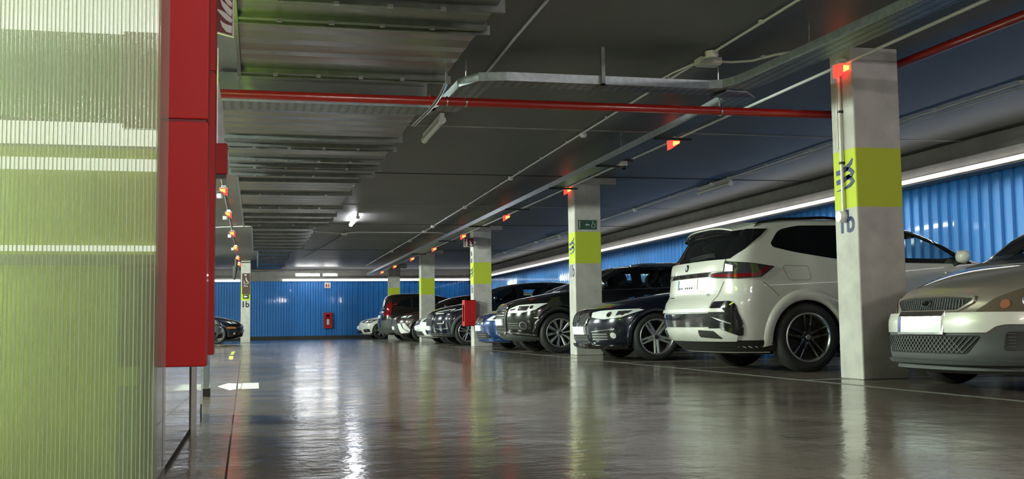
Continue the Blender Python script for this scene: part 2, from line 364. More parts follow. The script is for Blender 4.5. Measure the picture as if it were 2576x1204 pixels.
for lab, x in (('left', 1.5), ('right', 6.3)):
    tube_light('lit tube light over the bays behind the camera, %s one of two' % lab, (x-.75, -1.0, 2.6), (x+.75, -1.0, 2.6), M['tubenear'], 'tube lights behind the camera')
exec_cars = True
# ------------------------------------------------------------------ booth on the left
def flutes(x0, x1, y, z0, z1, pitch=.0115, dep=.004):
    mb = MB(); n = int((x1-x0)/pitch*6); V = []
    for i in range(n+1):
        x = x0+(x1-x0)*i/n; h = dep*abs(math.sin(math.pi*(x-x0)/pitch))
        for yy in (y-h, ): V += [(x, yy, z0), (x, yy, z1)]
    mb.add(V, [(2*i, 2*i+2, 2*i+3, 2*i+1) for i in range(n)])
    return mb
t = thing('plastic_screen', 'fluted translucent green-tinted plastic sheet forming the booth front on the left', 'wall panel', (-.8, 3.35, 0))
flutes(-1.35, -.284, 3.35, .0, CEIL).build('fluted_sheet', M['poly'], t, smooth=True, angle=80)
MB().box(-1.35, -.284, 3.362, 3.366, 0, CEIL).build('back_sheet', M['poly'], t)
mb = MB()
for k in range(92):
    x = -1.34+k*.0115; w = .0004+.0009*math.sin(k*1.7)**2
    mb.box(x-w, x+w, 3.351, 3.3615, 0, CEIL)
o = mb.build('web', M['web'], t, label='pale upright webs inside the fluted sheet'); o['kind'] = 'stuff'
e = MB().box(-.284, -.258, 3.336, 3.352, 0, CEIL).build('edge_profile', M['polyedge'], t, label='clear folded plastic edge strip', bevel=.002)
t = thing('booth_wall', 'low glossy grey wall panel running back from the fluted sheet', 'wall panel', (-.305, 4.3, 0))
MB().box(-.335, -.300, 3.37, 5.33, 0, .66).build('glossy_panel', M['plinth'], t)
MB().box(-.300, -.297, 3.37, 5.33, 0, .012).build('base_seal', M['joint'], t)
MB().box(-.335, -.296, 5.318, 5.335, 0, .66).build('end_profile', M['darkbase'], t)
MB().box(-.335, -.300, 5.9, 6.30, 0, .60).build('glossy_panel', M['plinth'], t)
def red_cladding(label, x0, x1, y0, y1, z0, z1, seam):
    t = thing('red_cladding', label, 'cladding', (x0, y0, z0))
    MB().box(x0, x1, y0, y1, z0, seam-.004).build('panel', M['red'], t, bevel=.004)
    MB().box(x0, x1, y0, y1, seam+.004, z1).build('panel', M['red'], t, bevel=.004)
    MB().box(x0+.006, x1-.006, y0+.006, y1-.006, z0+.02, z1).build('core', M['reddark'], t)
red_cladding('tall red metal cladding of the nearest booth pillar, with a horizontal seam', -.295, -.147, 3.40, 3.52, .366, CEIL-.001, 1.113)
red_cladding('tall red metal cladding seen edge-on just behind the nearest red pillar', -.33, -.180, 4.85, 4.99, .366, CEIL-.001, 1.60)
def post(label, x0, x1, y, h):
    t = thing('booth_post', label, 'post', (x0, y, 0))
    MB().box(x0, x1, y, y+.08, .0, h).build('shaft', M['mirror'], t, bevel=.004)
    MB().box(x0-.004, x1+.004, y-.006, y+.086, 0, .055).build('shoe', M['darkbase'], t)
post('stainless booth post below the red cladding, nearer the camera', -.352, -.302, 6.33, CEIL-.01)
post('stainless booth post below the red cladding, farther one by the slab joint', -.362, -.322, 8.0, CEIL-.01)
t = thing('alarm_box', 'small red alarm box with dark underside above the row of beacons', 'alarm', (-.2, 6.2, 1.4))
MB().box(-.27, -.163, 6.2, 6.27, 1.335, 1.51).build('casing', M['red'], t, bevel=.008)
MB().box(-.262, -.170, 6.205, 6.265, 1.315, 1.335).build('sounder', M['black'], t)
MB().box(-.25, -.24, 6.2, 6.27, 1.51, 1.62).build('mounting_bar', M['steel'], t)
MB().box(-.31, -.262, 6.24, 6.329, 1.40, 1.43).build('wall_arm', M['steel'], t)
t = thing('steel_upright', 'grey folded steel upright beside the red cladding below the red pipe', 'steel bracket', (-.23, 6.6, 1.4))
MB().add([(-.262, 6.6, 1.40), (-.182, 6.6, 1.40), (-.200, 6.6, 1.78), (-.240, 6.6, 2.02), (-.262, 6.6, 2.02), (-.262, 6.66, 1.40), (-.182, 6.66, 1.40), (-.200, 6.66, 1.78), (-.240, 6.66, 2.02), (-.262, 6.66, 2.02)],
         [(0, 1, 2, 3, 4), (9, 8, 7, 6, 5), (0, 5, 6, 1), (1, 6, 7, 2), (2, 7, 8, 3), (3, 8, 9, 4), (4, 9, 5, 0)]).build('plate', M['galvd'], t)
MB().box(-.262, -.252, 6.6, 6.66, 2.02, CEIL-.001).build('hanger', M['galvd'], t)
MB().lathe([(0, -.004), (.008, -.004), (.008, 0)], 'y', 10, (-.197, 6.6, 1.50)).build('bolt', M['steel'], t)
MB().box(-.2345, -.2285, 6.56, 6.6, 1.40, 2.14).build('edge_strip', M['steel'], t)
# booth interior behind the fluted sheet; glowing bands and brown board made up
yb = 3.72
def bpan(name, label, m, x0, x1, z0, z1, y=yb, cat='panel'):
    return tag(MB().box(x0, x1, y, y+.03, z0, z1).build(name, m), label, cat)
bpan('green_wall_board', 'pale green upper back panel inside the booth', M['boothg2'], -1.30, -.43, 1.17, 1.452)
bpan('green_wall_board', 'yellow-green lower back panel inside the booth', M['boothg'], -1.30, -.33, 0, 1.075, y=yb+.02)
bpan('booth_glow_panel', 'glowing white panel added at the top behind the fluted sheet', M['boothtop'], -1.30, -.305, 1.46, 2.60, cat='light')
bpan('booth_glow_panel', 'white glowing band added between the two green panels of the booth', M['boothlow'], -1.30, -.305, 1.085, 1.155, cat='light')
bpan('booth_band', 'white glowing band added across the middle of the booth below the upper one', M['boothlow'], -1.30, -.305, 1.0, 1.036, y=yb-.01, cat='light')
bpan('booth_band', 'thin glowing band added at waist height inside the booth', M['boothlow'], -1.30, -.305, .735, .752, y=yb-.01, cat='light')
bpan('booth_band', 'dark band under the thin glowing band inside the booth', M['boothdoor'], -1.30, -.305, .690, .722, y=yb-.01, cat='rail')
bpan('booth_door', 'grey door strip at the right end of the booth interior', M['boothdoor'], -.43, -.305, 1.135, 1.455, y=yb-.03, cat='door')
bpan('booth_brown_board', 'brown board added low at the right end of the booth interior', M['boothbr'], -.43, -.305, .36, .69, y=yb-.03, cat='cabinet')
bpan('booth_side_panel', 'pale grey panel low at the right end of the booth interior', M['mirror'], -.43, -.325, 0, .30, y=yb-.03)
t = thing('tube_light', 'upright tube light added out of view in the booth to light it evenly', 'light', (-1.15, 3.5, .1))  # tube added out of view to light the booth evenly
MB().tube([(-1.15, 3.5, .1), (-1.15, 3.5, 2.3)], .03, 12).build('tube', M['boothlight'], t, smooth=True); MB().box(-1.22, -1.19, 3.46, 3.54, 0, 2.35).build('housing', M['white'], t)
tag(MB().box(-1.35, -.30, 3.775, 3.80, 0, CEIL-.01).build('booth_glow_shield', M['boothdoor']), 'dark board added behind the green panels to block the booth glow', 'panel')  # opaque board added to stop booth glow reaching the red cladding behind
tube_light('lit tube light over the booth front, outside the fluted sheet', (-1.3, 2.3, 2.6), (-.5, 2.3, 2.6), M['tubehalf'])
t = thing('green_fill_lamp', 'green lamp added out of view between the booth pillars to tint the duct', 'lamp', (-.42, 6.3, 2.0))  # hidden tube added to throw the green cast on the duct
MB().tube([(-.42, 6.0, 2.05), (-.42, 7.4, 2.05)], .035, 12).build('tube', M['greenlight'], t, smooth=True)
MB().box(-.47, -.37, 5.98, 7.42, 1.99, 2.012).box(-.425, -.415, 6.0, 6.02, 2.012, CEIL-.001).build('housing', M['white'], t)
# fire sign
t = thing('fire_sign', 'dark red fire sign with white flames hanging beside the red cladding', 'sign', (-.18, 6.0, 2.2))
MB().prism([(-.232, 2.085), (-.129, 2.060), (-.129, 2.44), (-.232, 2.44)], 6.0, 6.012, lambda u, v, w: (u, w, v)).build('board', M['signw'], t)
MB().prism([(-.232, 2.093), (-.137, 2.070), (-.137, 2.44), (-.232, 2.44)], 5.997, 6.0, lambda u, v, w: (u, w, v)).build('red_field', M['reddark'], t)
fl = lambda u, v, w: (-.232+.095*u, w, 2.070+.24*v)
for pts, ws in (([(.97, .13), (.68, .16), (.45, .24), (.33, .33)], [.17, .17, .11, .02]), ([(.97, .33), (.66, .42), (.36, .52), (.10, .60)], [.10, .15, .10, .01]),
                ([(.97, .50), (.70, .60), (.45, .72), (.30, .84)], [.16, .17, .12, .01]), ([(.97, .70), (.75, .78), (.55, .90), (.45, 1.06)], [.10, .15, .14, .02]), ([(.97, .84), (.85, .92), (.75, 1.0), (.70, 1.1)], [.1, .12, .1, .03])):
    MB().ribbon(pts, ws, fl, 5.993, 5.997).build('flame', M['signw'], t)
MB().box(-.232, -.19, 6.004, 6.008, 2.44, CEIL).build('hanger', M['white'], t)
# ------------------------------------------------------------------ ventilation duct
t = thing('ventilation_duct', 'wide galvanised ventilation duct along the ceiling, stepping narrower into the distance', 'duct', (.6, 4, 2.5))
segs = [(-.145, 1.485, 3.4, 8.65, 2.5), (-.15, 1.470, 8.65, 9.55, 2.62), (-.33, 1.485, 9.55, 14.6, 2.5), (-.235, 1.36, 14.6, 21.9, 2.5), (-.085, 1.11, 21.9, 29.3, 2.5), (.04, .85, 29.3, 38.2, 2.5)]
for x0, x1, y0, y1, z in segs:
    mb = MB(); n = max(2, int((y1-y0)/.16)); V, F = [], []
    for i in range(n+1):       # shallow pressed ribs across the sheet
        y = y0+(y1-y0)*i/n; h = z+(.010 if i % 2 else 0)
        V += [(x0, y, CEIL-.03), (x0, y, h), (x1, y, h), (x1, y, CEIL-.03)]
    for i in range(n):
        a, b = 4*i, 4*i+4; F += [(a, a+1, b+1, b), (a+1, a+2, b+2, b+1), (a+2, a+3, b+3, b+2), (a+3, a, b, b+3)]
    F += [(0, 3, 2, 1), (4*n, 4*n+1, 4*n+2, 4*n+3)]
    mb.add(V, F).build('duct_section', M['galv'], t)
FL = [(4.2, 2), (5.4, 1), (6.62, 1), (7.06, 2), (8.60, 2), (11.62, 0), (12.15, 2), (13.15, 1), (13.72, 2), (14.46, 1), (15.05, 0), (16.55, 1), (18.35, 2), (19.75, 1), (20.7, 0), (21.55, 2),
      (22.3, 0), (23.4, 0), (24.3, 0), (25.2, 0), (26.2, 0), (27.3, 0), (28.4, 0), (29.9, 0), (31.4, 0), (33, 0), (34.5, 0), (36.3, 0)]
for y, kind in FL:
    x0, x1 = [(a, b) for a, b, c, d, z in segs if c <= y < d][0]
    mb = MB()
    mb.box(x0-.03, x1+.05, y-.014, y+.014, 2.462, CEIL-.06) if kind < 2 else mb.box(x0-.01, x1+.02, y-.030, y+.030, 2.468, 2.52)
    if kind == 2: mb.box(x0-.01, x1+.06, y+.06, y+.072, 2.455, 2.52)
    f_ = mb.build('duct_flange', M['galvd'], t)
    if y < 22 and kind:
        for q in range(4): MB().cbox((x0+.18+(x1-x0-.3)*(q+.3)/4, y-.02, 2.462), (.035, .025, .022)).build('clip', M['steel'], f_)
MB().box(-.150, -.128, 6.0, 8.85, 2.46, 2.50).build('side_rail', M['galvd'], t)
MB().box(-.265, -.24, 14.6, 21.9, 2.46, 2.52).build('side_rail', M['traylip'], t)
MB().box(-.115, -.085, 21.9, 29.3, 2.46, 2.52).build('side_rail', M['traylip'], t)
MB().box(.02, .045, 29.3, 38.2, 2.46, 2.52).build('side_rail', M['traylip'], t)
# ------------------------------------------------------------------ cable trays
def tray(mb, lip, path, w=.26, h=.07, base=2.42):
    """open channel following a plan path"""
    P = [Vector((x, y, 0)) for x, y in path]; Ls, Rs = [], []
    for i, p in enumerate(P):
        d0 = (P[i]-P[max(i-1, 0)]); d1 = (P[min(i+1, len(P)-1)]-P[i])
        d0 = d0.normalized() if d0.length else d1.normalized(); d1 = d1.normalized() if d1.length else d0
        d = (d0+d1).normalized(); n = Vector((-d.y, d.x, 0)); c = max(.5, n.dot(Vector((-d0.y, d0.x, 0))))
        Ls.append(p+n*w/2/c); Rs.append(p-n*w/2/c)
    n_ = len(P)
    V = [(q.x, q.y, base) for q in Ls]+[(q.x, q.y, base) for q in Rs]+[(q.x, q.y, base+.006) for q in Ls]+[(q.x, q.y, base+.006) for q in Rs]
    mb.add(V, [(i, i+1, n_+i+1, n_+i) for i in range(n_-1)]+[(2*n_+i, 3*n_+i, 3*n_+i+1, 2*n_+i+1) for i in range(n_-1)])
    for S, sg in ((Ls, 1), (Rs, -1)):
        for i in range(n_-1):
            a, b = S[i], S[i+1]
            lip.add([(a.x, a.y, base), (b.x, b.y, base), (b.x, b.y, base+h), (a.x, a.y, base+h)], [(0, 1, 2, 3)])
            d = (b-a).normalized(); nn = Vector((-d.y, d.x, 0))*-.012*sg
            lip.add([(a.x, a.y, base+h), (b.x, b.y, base+h), (b.x+nn.x, b.y+nn.y, base+h), (a.x+nn.x, a.y+nn.y, base+h)], [(0, 1, 2, 3)])
def tray_thing(label, path, m, **k):
    t = thing('cable_tray', label, 'cable tray', (*path[0], 2.42))
    a, b = MB(), MB(); tray(a, b, path, **k)
    a.build('tray_base', m, t); b.build('side_wall', M['traylip'], t)
    return t
tray_thing('perforated cable tray crossing under the duct beside the red pipe', [(-.30, 9.65), (1.56, 9.65)], M['tray'], w=.36)
t1 = tray_thing('cable tray stepping from the duct across the ceiling and curving off to the right', [(1.64, 9.62), (1.70, 9.3), (1.72, 8.62), (1.80, 8.46), (1.95, 8.42), (3.7, 8.42), (3.86, 8.33), (3.93, 8.15), (3.96, 7.9), (4.0, 7.2), (4.08, 5.6), (4.2, 3.0)], M['tray'], w=.24)
t2 = tray_thing('long cable tray running parallel to the row of red beacons on the right', [(4.10, 8.75), (4.14, 9.6), (4.17, 13.9), (4.18, 41.5)], M['trayl'], w=.20)
t3 = tray_thing('short cable tray link between the crossing tray and the long one', [(3.80, 8.42), (3.95, 8.44), (4.08, 8.60), (4.12, 8.85)], M['tray'], w=.26, base=2.403, h=.014)
t = thing('tray_bracket', 'bent steel bracket holding the crossing cable tray to the ceiling', 'bracket', (2.7, 8.4, 2.4))
MB().box(2.715, 2.745, 8.255, 8.29, 2.40, CEIL).build('drop_arm', M['galvd'], t)
MB().box(2.715, 2.745, 8.255, 8.66, 2.395, 2.418).build('foot_arm', M['galvd'], t)
for i, (x, y) in enumerate(((3.90, 8.62), (4.05, 7.3), (1.72, 8.9), (4.17, 12.0))):
    tag(MB().tube([(x, y, 2.34 if i == 0 else 2.427), (x, y, CEIL)], .006, 6).build('threaded_rod', M['steel']), ['thin threaded rod dropping to the clamp on the red pipe near the tray bend', 'thin threaded rod holding the curving tray on the right', 'thin threaded rod at the tray corner beside the duct', 'thin threaded rod holding the long tray beside the beacons'][i], 'rod')
for i, y in enumerate((9.05, 10.6, 12.6, 14.8, 17.6, 20.8, 24.5, 29)):
    x = 4.17
    tag(MB().box(x-.12, x+.30, y, y+.03, 2.395, 2.418).build('tray_support', M['darkbase']), 'dark cross arm under the long cable tray, %s to the camera' % ordinal(i), 'bracket', 'cross arms under the long tray')
# security camera on its arm
t = thing('security_camera', 'small white dome security camera under the long cable tray', 'camera', (4.42, 12.6, 2.5))
MB().lathe([(0, 2.500), (.05, 2.500), (.055, 2.49), (.055, 2.455), (.047, 2.44)], 'z', 20, (4.40, 12.6, -.03)).build('housing', M['white'], t, smooth=True)
MB().lathe([(.045, 2.441), (.043, 2.42), (.030, 2.400), (.012, 2.392), (0, 2.390)], 'z', 20, (4.40, 12.6, -.03)).build('dome', M['glassd'], t, smooth=True)
MB().box(4.29, 4.52, 12.58, 12.64, 2.472, 2.50).build('arm', M['darkbase'], t)
# ------------------------------------------------------------------ pipes
t = thing('fire_pipe', 'red fire pipe crossing below the duct to the nearest column, then on to the right', 'pipe', (2, 8.6, 2.3))
MB().tube([(-.29, 8.6, 2.297), (1.2, 8.6, 2.297), (5.02, 8.6, 2.297), (5.06, 8.6, 2.31), (5.08, 8.6, 2.35)], .036, 16).build('cross_run', M['redpipe'], t, smooth=True)
MB().tube([(5.08, 8.6, 2.35), (5.08, 8.6, 2.56), (5.10, 8.56, 2.61), (5.14, 8.50, 2.63), (5.26, 8.36, 2.64), (5.30, 8.25, 2.64), (5.34, 6.5, 2.64), (5.34, 2.0, 2.64)], .036, 16).build('side_run', M['redpipe'], t, smooth=True)
MB().lathe([(.037, -.02), (.045, -.02), (.045, .02), (.037, .02)], 'x', 16, (1.38, 8.6, 2.297)).build('coupling', M['redpipe'], t)
for x in (1.50, 1.66, 3.90):
    MB().lathe([(.037, -.006), (.042, -.006), (.042, .006), (.037, .006)], 'x', 16, (x, 8.6, 2.297)).build('clamp', M['steel'], t)
t = thing('hanging_chrome_channel', 'curved shiny steel channel hanging in front of the red pipe below the duct', 'bracket', (1.45, 8.3, 2.4))
V, F = [], []
arc = [(1.463, 8.420, 2.397), (1.424, 8.420, 2.306), (1.375, 8.420, 2.233), (1.301, 8.420, 2.151), (1.199, 8.420, 2.049)]
for x, y, z in arc:
    for k in range(7):
        a = math.pi*k/6; V.append((x-.017*math.cos(a), y-.012*math.sin(a), z+.006-.010*math.sin(a)))
    for k in range(7):
        a = math.pi*(6-k)/6; V.append((x-.014*math.cos(a), y-.009*math.sin(a), z+.006-.007*math.sin(a)))
for i in range(len(arc)-1):
    for k in range(14): F.append((14*i+k, 14*i+(k+1) % 14, 14*(i+1)+(k+1) % 14, 14*(i+1)+k))
MB().add(V, F).build('channel', M['chrome'], t, smooth=True)
MB().tube([(1.463, 8.420, 2.397), (1.463, 8.420, 2.498)], .005, 6).build('hanger_rod', M['steel'], t)
# ------------------------------------------------------------------ conduits with their boxes
def conduit(label, pts, r=.011, clips=(), m='conduit'):
    t = thing('conduit', label, 'conduit', pts[0])
    P = [Vector(p) for p in pts]; mb = MB().tube(P, r, 8); mb.build('pipe', M[m], t, smooth=True)
    if clips:
        for i in range(len(P)-1):
            a, b = P[i], P[i+1]; n = int((b-a).length/clips)
            for j in range(n): q = a.lerp(b, (j+.5)/n); MB().cbox((q.x, q.y, q.z+.006), (r*3.2, r*3.2, r*2.4)).build('clip', M[m], t)
    return t
zc = 2.694
conduit('thin grey conduit on the ceiling with round boxes, running down the middle of the aisle', [(3.62, 4.5, zc), (3.655, 8.2, zc), (3.69, 12, zc), (3.74, 15.9, zc), (3.80, 20, zc), (3.86, 27, zc), (3.9, 40, zc)], clips=1.3)
conduit('straight bright conduit carrying the row of red beacons on the right', [(4.735, -1, 2.60), (4.735, 42.6, 2.60)], r=.014)
conduit('thin conduit on the ceiling over the bays on the right, upper one of the pair', [(7.02, 4, zc), (7.03, 12.1, zc), (7.12, 16.1, zc), (7.2, 20, zc), (7.35, 28.3, zc), (7.4, 34, zc)], r=.012, clips=1.3)
conduit('thin conduit on the ceiling over the bays on the right, lower one of the pair', [(7.22, 4, zc), (7.20, 12.1, zc), (7.20, 15.4, zc), (7.21, 15.6, zc)], r=.010, clips=1.7)
conduit('conduit crossing the ceiling from the duct past the lit tube to the beacons', [(1.2, 25.2, 2.668), (2.0, 25.6, 2.668), (2.3, 25.3, 2.668), (4.2, 25.25, 2.668), (4.45, 25.9, 2.69), (4.60, 26.6, 2.62), (4.73, 26.9, 2.60)], r=.013)
conduit('conduit on the left ceiling crossing behind the glowing beacons', [(-3, 24.6, zc), (-.9, 24.6, zc), (-.1, 24.2, zc)], r=.012)
conduit('curving cream conduit on the ceiling above the tray bend', [(3.70, 8.46, zc), (3.95, 8.45, zc), (4.10, 8.38, zc), (4.20, 8.15, zc), (4.32, 8.02, zc), (4.52, 7.98, zc)], r=.011, clips=.25, m='cream')
conduit('short cream conduit beside the junction boxes above the crossing tray', [(3.66, 8.5, zc), (3.60, 8.9, zc), (3.58, 9.3, zc)], r=.009, m='cream')
conduit('grey conduit on the ceiling from above the duct edge down toward the red pipe', [(1.90, 3, zc), (1.94, 8, zc), (1.99, 10.4, zc)], r=.011)
conduit('dark conduit running away from the lit tube light to the far ceiling', [(2.05, 26, zc), (1.75, 31, zc), (1.45, 35, zc)], r=.012, m='black')
conduit('grey conduit on the left ceiling carrying the glowing beacons', [(-.49, 12, 2.66), (-.60, 42, 2.66)], r=.018, m='darkbase')
MBX = [((3.655, 8.2, zc), 'cream box on the ceiling beside the tray bend, the upper of the two', .055, 'cream'),
       ((3.72, 12.05, zc), 'round box on the middle ceiling conduit just beyond the red pipe', .04, 'white'), ((3.735, 15.85, zc), 'round box on the middle ceiling conduit, second beyond the red pipe', .038, 'white'),
       ((3.80, 19.9, zc), 'round box on the middle ceiling conduit, third beyond the red pipe', .038, 'white'), ((3.83, 23.9, zc), 'round box on the middle conduit just before the crossing conduit', .05, 'white'),
       ((3.84, 25.25, zc), 'box where the middle and crossing ceiling conduits meet', .06, 'white'), ((3.88, 28, zc), 'round box on the middle conduit just past the crossing conduit', .05, 'white'),
       ((3.89, 32, zc), 'farthest round box on the middle ceiling conduit', .05, 'white'),
       ((7.125, 16.1, zc), 'round box on the right conduit beside the unlit tube light', .042, 'white'), ((7.2, 20, zc), 'round box on the right conduit above the white car', .042, 'white'),
       ((7.35, 28.3, zc), 'round box on the right conduit seen between the two middle columns', .05, 'white'), ((7.39, 32.3, zc), 'farthest round box on the right conduit', .05, 'white'),
       ((2.02, 25.9, zc-.01), 'cone-shaped box under the ceiling beside the lit tube light', .075, 'white')]
for p, lab, r, m in MBX:
    t = thing('junction_box', lab, 'junction box', p)
    MB().lathe([(0, .015), (r, .015), (r, -.022), (r*.85, -.03)], 'z', 16, p).build('body', M[m], t, smooth=True)
    MB().lathe([(r*.86, -.03), (r*.8, -.038), (0, -.038)], 'z', 16, p).build('lid', M[m], t, smooth=True)
t = thing('junction_box', 'square cream junction box on the ceiling, the lower of the two by the tray bend', 'junction box', (3.72, 8.5, 2.68))
MB().box(3.64, 3.84, 8.40, 8.54, 2.665, 2.719).build('body', M['cream'], t, bevel=.006); MB().box(3.65, 3.83, 8.41, 8.53, 2.655, 2.665).build('lid', M['cream'], t, bevel=.004)
# ------------------------------------------------------------------ beacons
def beacon(label, x, y, z, sg, group):
    t = thing('beacon', label, 'indicator light', (x, y, z), group)
    w, h, d = .115, .105, .060
    tri = [(-w*.45*sg, 0), (w*.55*sg, 0), (w*.55*sg, -.030), (-w*.45*sg, -h)]
    MB().prism(tri, y-d, y+d, lambda u, v, q: (x+u, q, z+v)).build('lens', M['redglow'], t, bevel=.006)
    core = [(-w*.20*sg, -.012), (w*.50*sg, -.012), (w*.46*sg, -.035), (-w*.20*sg, -h*.66)]
    MB().prism(core, y-d-.006, y+d+.006, lambda u, v, q: (x+u, q, z+v)).build('lit_core', M['amberglow'], t, bevel=.005)
    MB().box(x-.062, x+.062, y-.062, y+.062, z, z+.012).box(x-.035, x+.035, y-.04, y+.04, z+.012, z+.05).build('base', M['cream'], t, bevel=.006)
RY = [7.99, 11.75, 16.15, 20.45, 25.0, 29.3, 33.6, 38.0, 42.0]
RL = ['in front of the nearest column', 'hanging free just beyond the red pipe', 'at the top of the column with the green exit sign', 'between the second and third columns', 'beside the small red sign on the third column',
      'just past the third column', 'at the top of the fourth column', 'just past the fourth column', 'farthest of the right row']
for y, l in zip(RY, RL): beacon('glowing red wedge beacon '+l, 4.72, y, 2.588, 1, 'glowing red beacons of the right row')
for i, y in enumerate([16.9, 20.4, 24.6, 29.1, 33.4, 36.6]):
    beacon('glowing red wedge beacon of the left row beside the duct, %s to the camera' % ordinal(i), -.49-.0037*(y-16), y, 2.588, -1, 'glowing red beacons of the left row')
for i, y in enumerate([18.5, 22.2, 26.6, 31.0]):
    p = (-.60-.003*(y-18), y, 2.66)
    t = thing('junction_box', 'small white box beside the left row of beacons, %s to the camera' % ordinal(i), 'junction box', p, 'white boxes beside the left beacons')
    MB().lathe([(0, .04), (.05, .04), (.05, -.02), (.04, -.03), (0, -.03)], 'z', 12, p).build('body', M['white'], t, smooth=True)
t = thing('hanging_detector', 'dark slim device hanging from the ceiling before the left pillar', 'detector', (-.66, 36.0, 2.4))
MB().tube([(-.68, 36.0, 2.45), (-.70, 36.0, 2.15), (-.70, 36.0, 2.02)], [.09, .055, .02], 10).build('body', M['darkbase'], t, smooth=True)
MB().tube([(-.66, 36.0, 2.45), (-.64, 36.0, CEIL)], .05, 8).build('stem', M['darkbase'], t, smooth=True)
# ------------------------------------------------------------------ marks and signs on the columns
def col_marks(i, y0):
    f = lambda u, v, w: (XC-w, y0+CD-(u*CD), v)           # u from the back edge to the front edge of the aisle face
    zt, zb = 1.80, 1.555
    g = lambda u, v, w: f(u, zt-(zt-zb)*v, w)
    t = thing('painted_bay_symbol', 'dark blue curled bay symbol on the lime band of the '+['nearest column', 'exit-sign column', 'red-cabinet column'][i], 'painted sign', (XC, y0, 1.7))
    mb = MB()
    def S(pts, ws): mb.ribbon(pts, [w*1.3 for w in ws], lambda u, v, w: g(u, v, w), .0, .003)
    # strokes are drawn in the face's own metres so their width is even
    sx, sy = 1., 1.
    S([(.14, .38), (.40, .36), (.62, .28), (.80, .14), (.88, .0)], [.13, .13, .14, .10, .05])
    S([(.60, .30), (.78, .36), (.88, .46), (.80, .56), (.60, .60)], [.10, .11, .12, .11, .09])
    S([(.14, .70), (.40, .68), (.62, .60), (.75, .56)], [.13, .13, .12, .10])
    S([(.66, .60), (.80, .66), (.88, .76), (.74, .88), (.50, .95), (.14, 1.)], [.09, .11, .12, .10, .06, .015])
    mb.build('strokes', M['ink'], t)
    t = thing('painted_bay_number', 'navy bay number 1b below the lime band of the '+['nearest column', 'column with the green exit sign', 'column with the red cabinet'][i], 'painted sign', (XC, y0, 1.3))
    text_mb('1b', .26, lambda u, v, w: (XC-w, y0+CD-.05-u*1.0, 1.205+v), .0, .003, .006).build('characters', M['ink'], t)
for i in range(3): col_marks(i, COLY[i])
# conduit drop and round box on the nearest column
t = thing('conduit', 'vertical cream conduit drop down the nearest column with a round box at its foot', 'conduit', (XC, 8.06, 1.3))
MB().tube([(XC-.022, 8.055, 1.36), (XC-.022, 8.055, 2.56)], .013, 10).build('pipe', M['cream'], t, smooth=True)
MB().tube([(XC-.014, 8.115, 1.9), (XC-.014, 8.10, 2.52)], .006, 8).build('thin_cable', M['cream'], t, smooth=True)
for z in (1.77, 2.2): MB().box(XC-.038, XC, 8.038, 8.072, z, z+.02).build('clip', M['darkbase'], t)
MB().lathe([(0, -.062), (.045, -.062), (.048, -.055), (.048, 0)], 'x', 20, (XC, 8.07, 1.335)).build('round_box', M['white'], t, smooth=True)
# green exit sign
t = thing('exit_sign', 'small dark green exit sign with arrow and wheelchair on the second column', 'sign', (4.95, 15.88, 2.0))
yy = COLY[1]; MB().box(4.80, 5.092, yy-.012, yy, 1.921, 2.066).build('board', M['green'], t)
sg = lambda u, v, w: (4.80+.292*u, yy-.012-w, 1.921+.145*v)
MB().ribbon([(.08, .12), (.08, .88), (.16, .88)], .045, sg, 0, .002).build('door_symbol', M['signgrey'], t)
MB().prism([(.38, .5), (.48, .66), (.48, .56), (.62, .56), (.62, .44), (.48, .44), (.48, .34)], 0, .002, sg).build('arrow', M['signgrey'], t)
MB().ribbon([(.83+.10*math.cos(a), .40+.20*math.sin(a)) for a in [math.radians(q) for q in range(130, 420, 20)]], .035, sg, 0, .002).build('wheelchair_wheel', M['signgrey'], t)
MB().ribbon([(.80, .86), (.82, .58), (.92, .55), (.95, .30)], .05, sg, 0, .002).build('wheelchair_user', M['signgrey'], t)
# projecting extinguisher sign and cabinet on the third column
t = thing('extinguisher_sign', 'small red and white extinguisher sign projecting from the third column', 'sign', (4.6, 23.7, 2.3))
MB().box(4.475, 4.70, 23.6, 23.62, 2.205, 2.415).build('board', M['signw'], t, bevel=.006); MB().box(4.487, 4.69, 23.595, 23.6, 2.217, 2.403).build('red_field', M['reddark'], t)
MB().box(4.51, 4.555, 23.590, 23.595, 2.225, 2.335).build('cylinder_symbol', M['signw'], t); MB().box(4.52, 4.548, 23.590, 23.595, 2.345, 2.385).build('handle_symbol', M['signw'], t)
MB().ribbon([(4.66, 2.23), (4.62, 2.27), (4.63, 2.31), (4.60, 2.35)], [.05, .05, .03, .005], lambda u, v, w: (u, w, v), 23.590, 23.595).build('flame', M['signw'], t)
MB().box(4.69, XC+.002, 23.6, 23.94, 2.28, 2.34).build('fixing_arm', M['signw'], t)
for i, z in enumerate((2.09, 1.93)): tag(MB().box(XC-.004, XC, COLY[2]+.12, COLY[2]+.24, z-.05, z+.05).build('sticker', M['dark']), ['small dark sticker high on the aisle face of the third column', 'small dark sticker just above the lime band of the third column'][i], 'sticker')
def extinguisher(t, c, r, h):
    MB().lathe([(0, 0), (r, 0), (r, h*.75), (r*.6, h*.88), (r*.3, h*.92), (0, h*.93)], 'z', 16, c).build('bottle', M['red'], t, smooth=True)
t = thing('extinguisher_cabinet', 'red metal extinguisher cabinet with a window slot on the third column', 'cabinet', (4.58, 23.7, .46))
y0 = 23.66
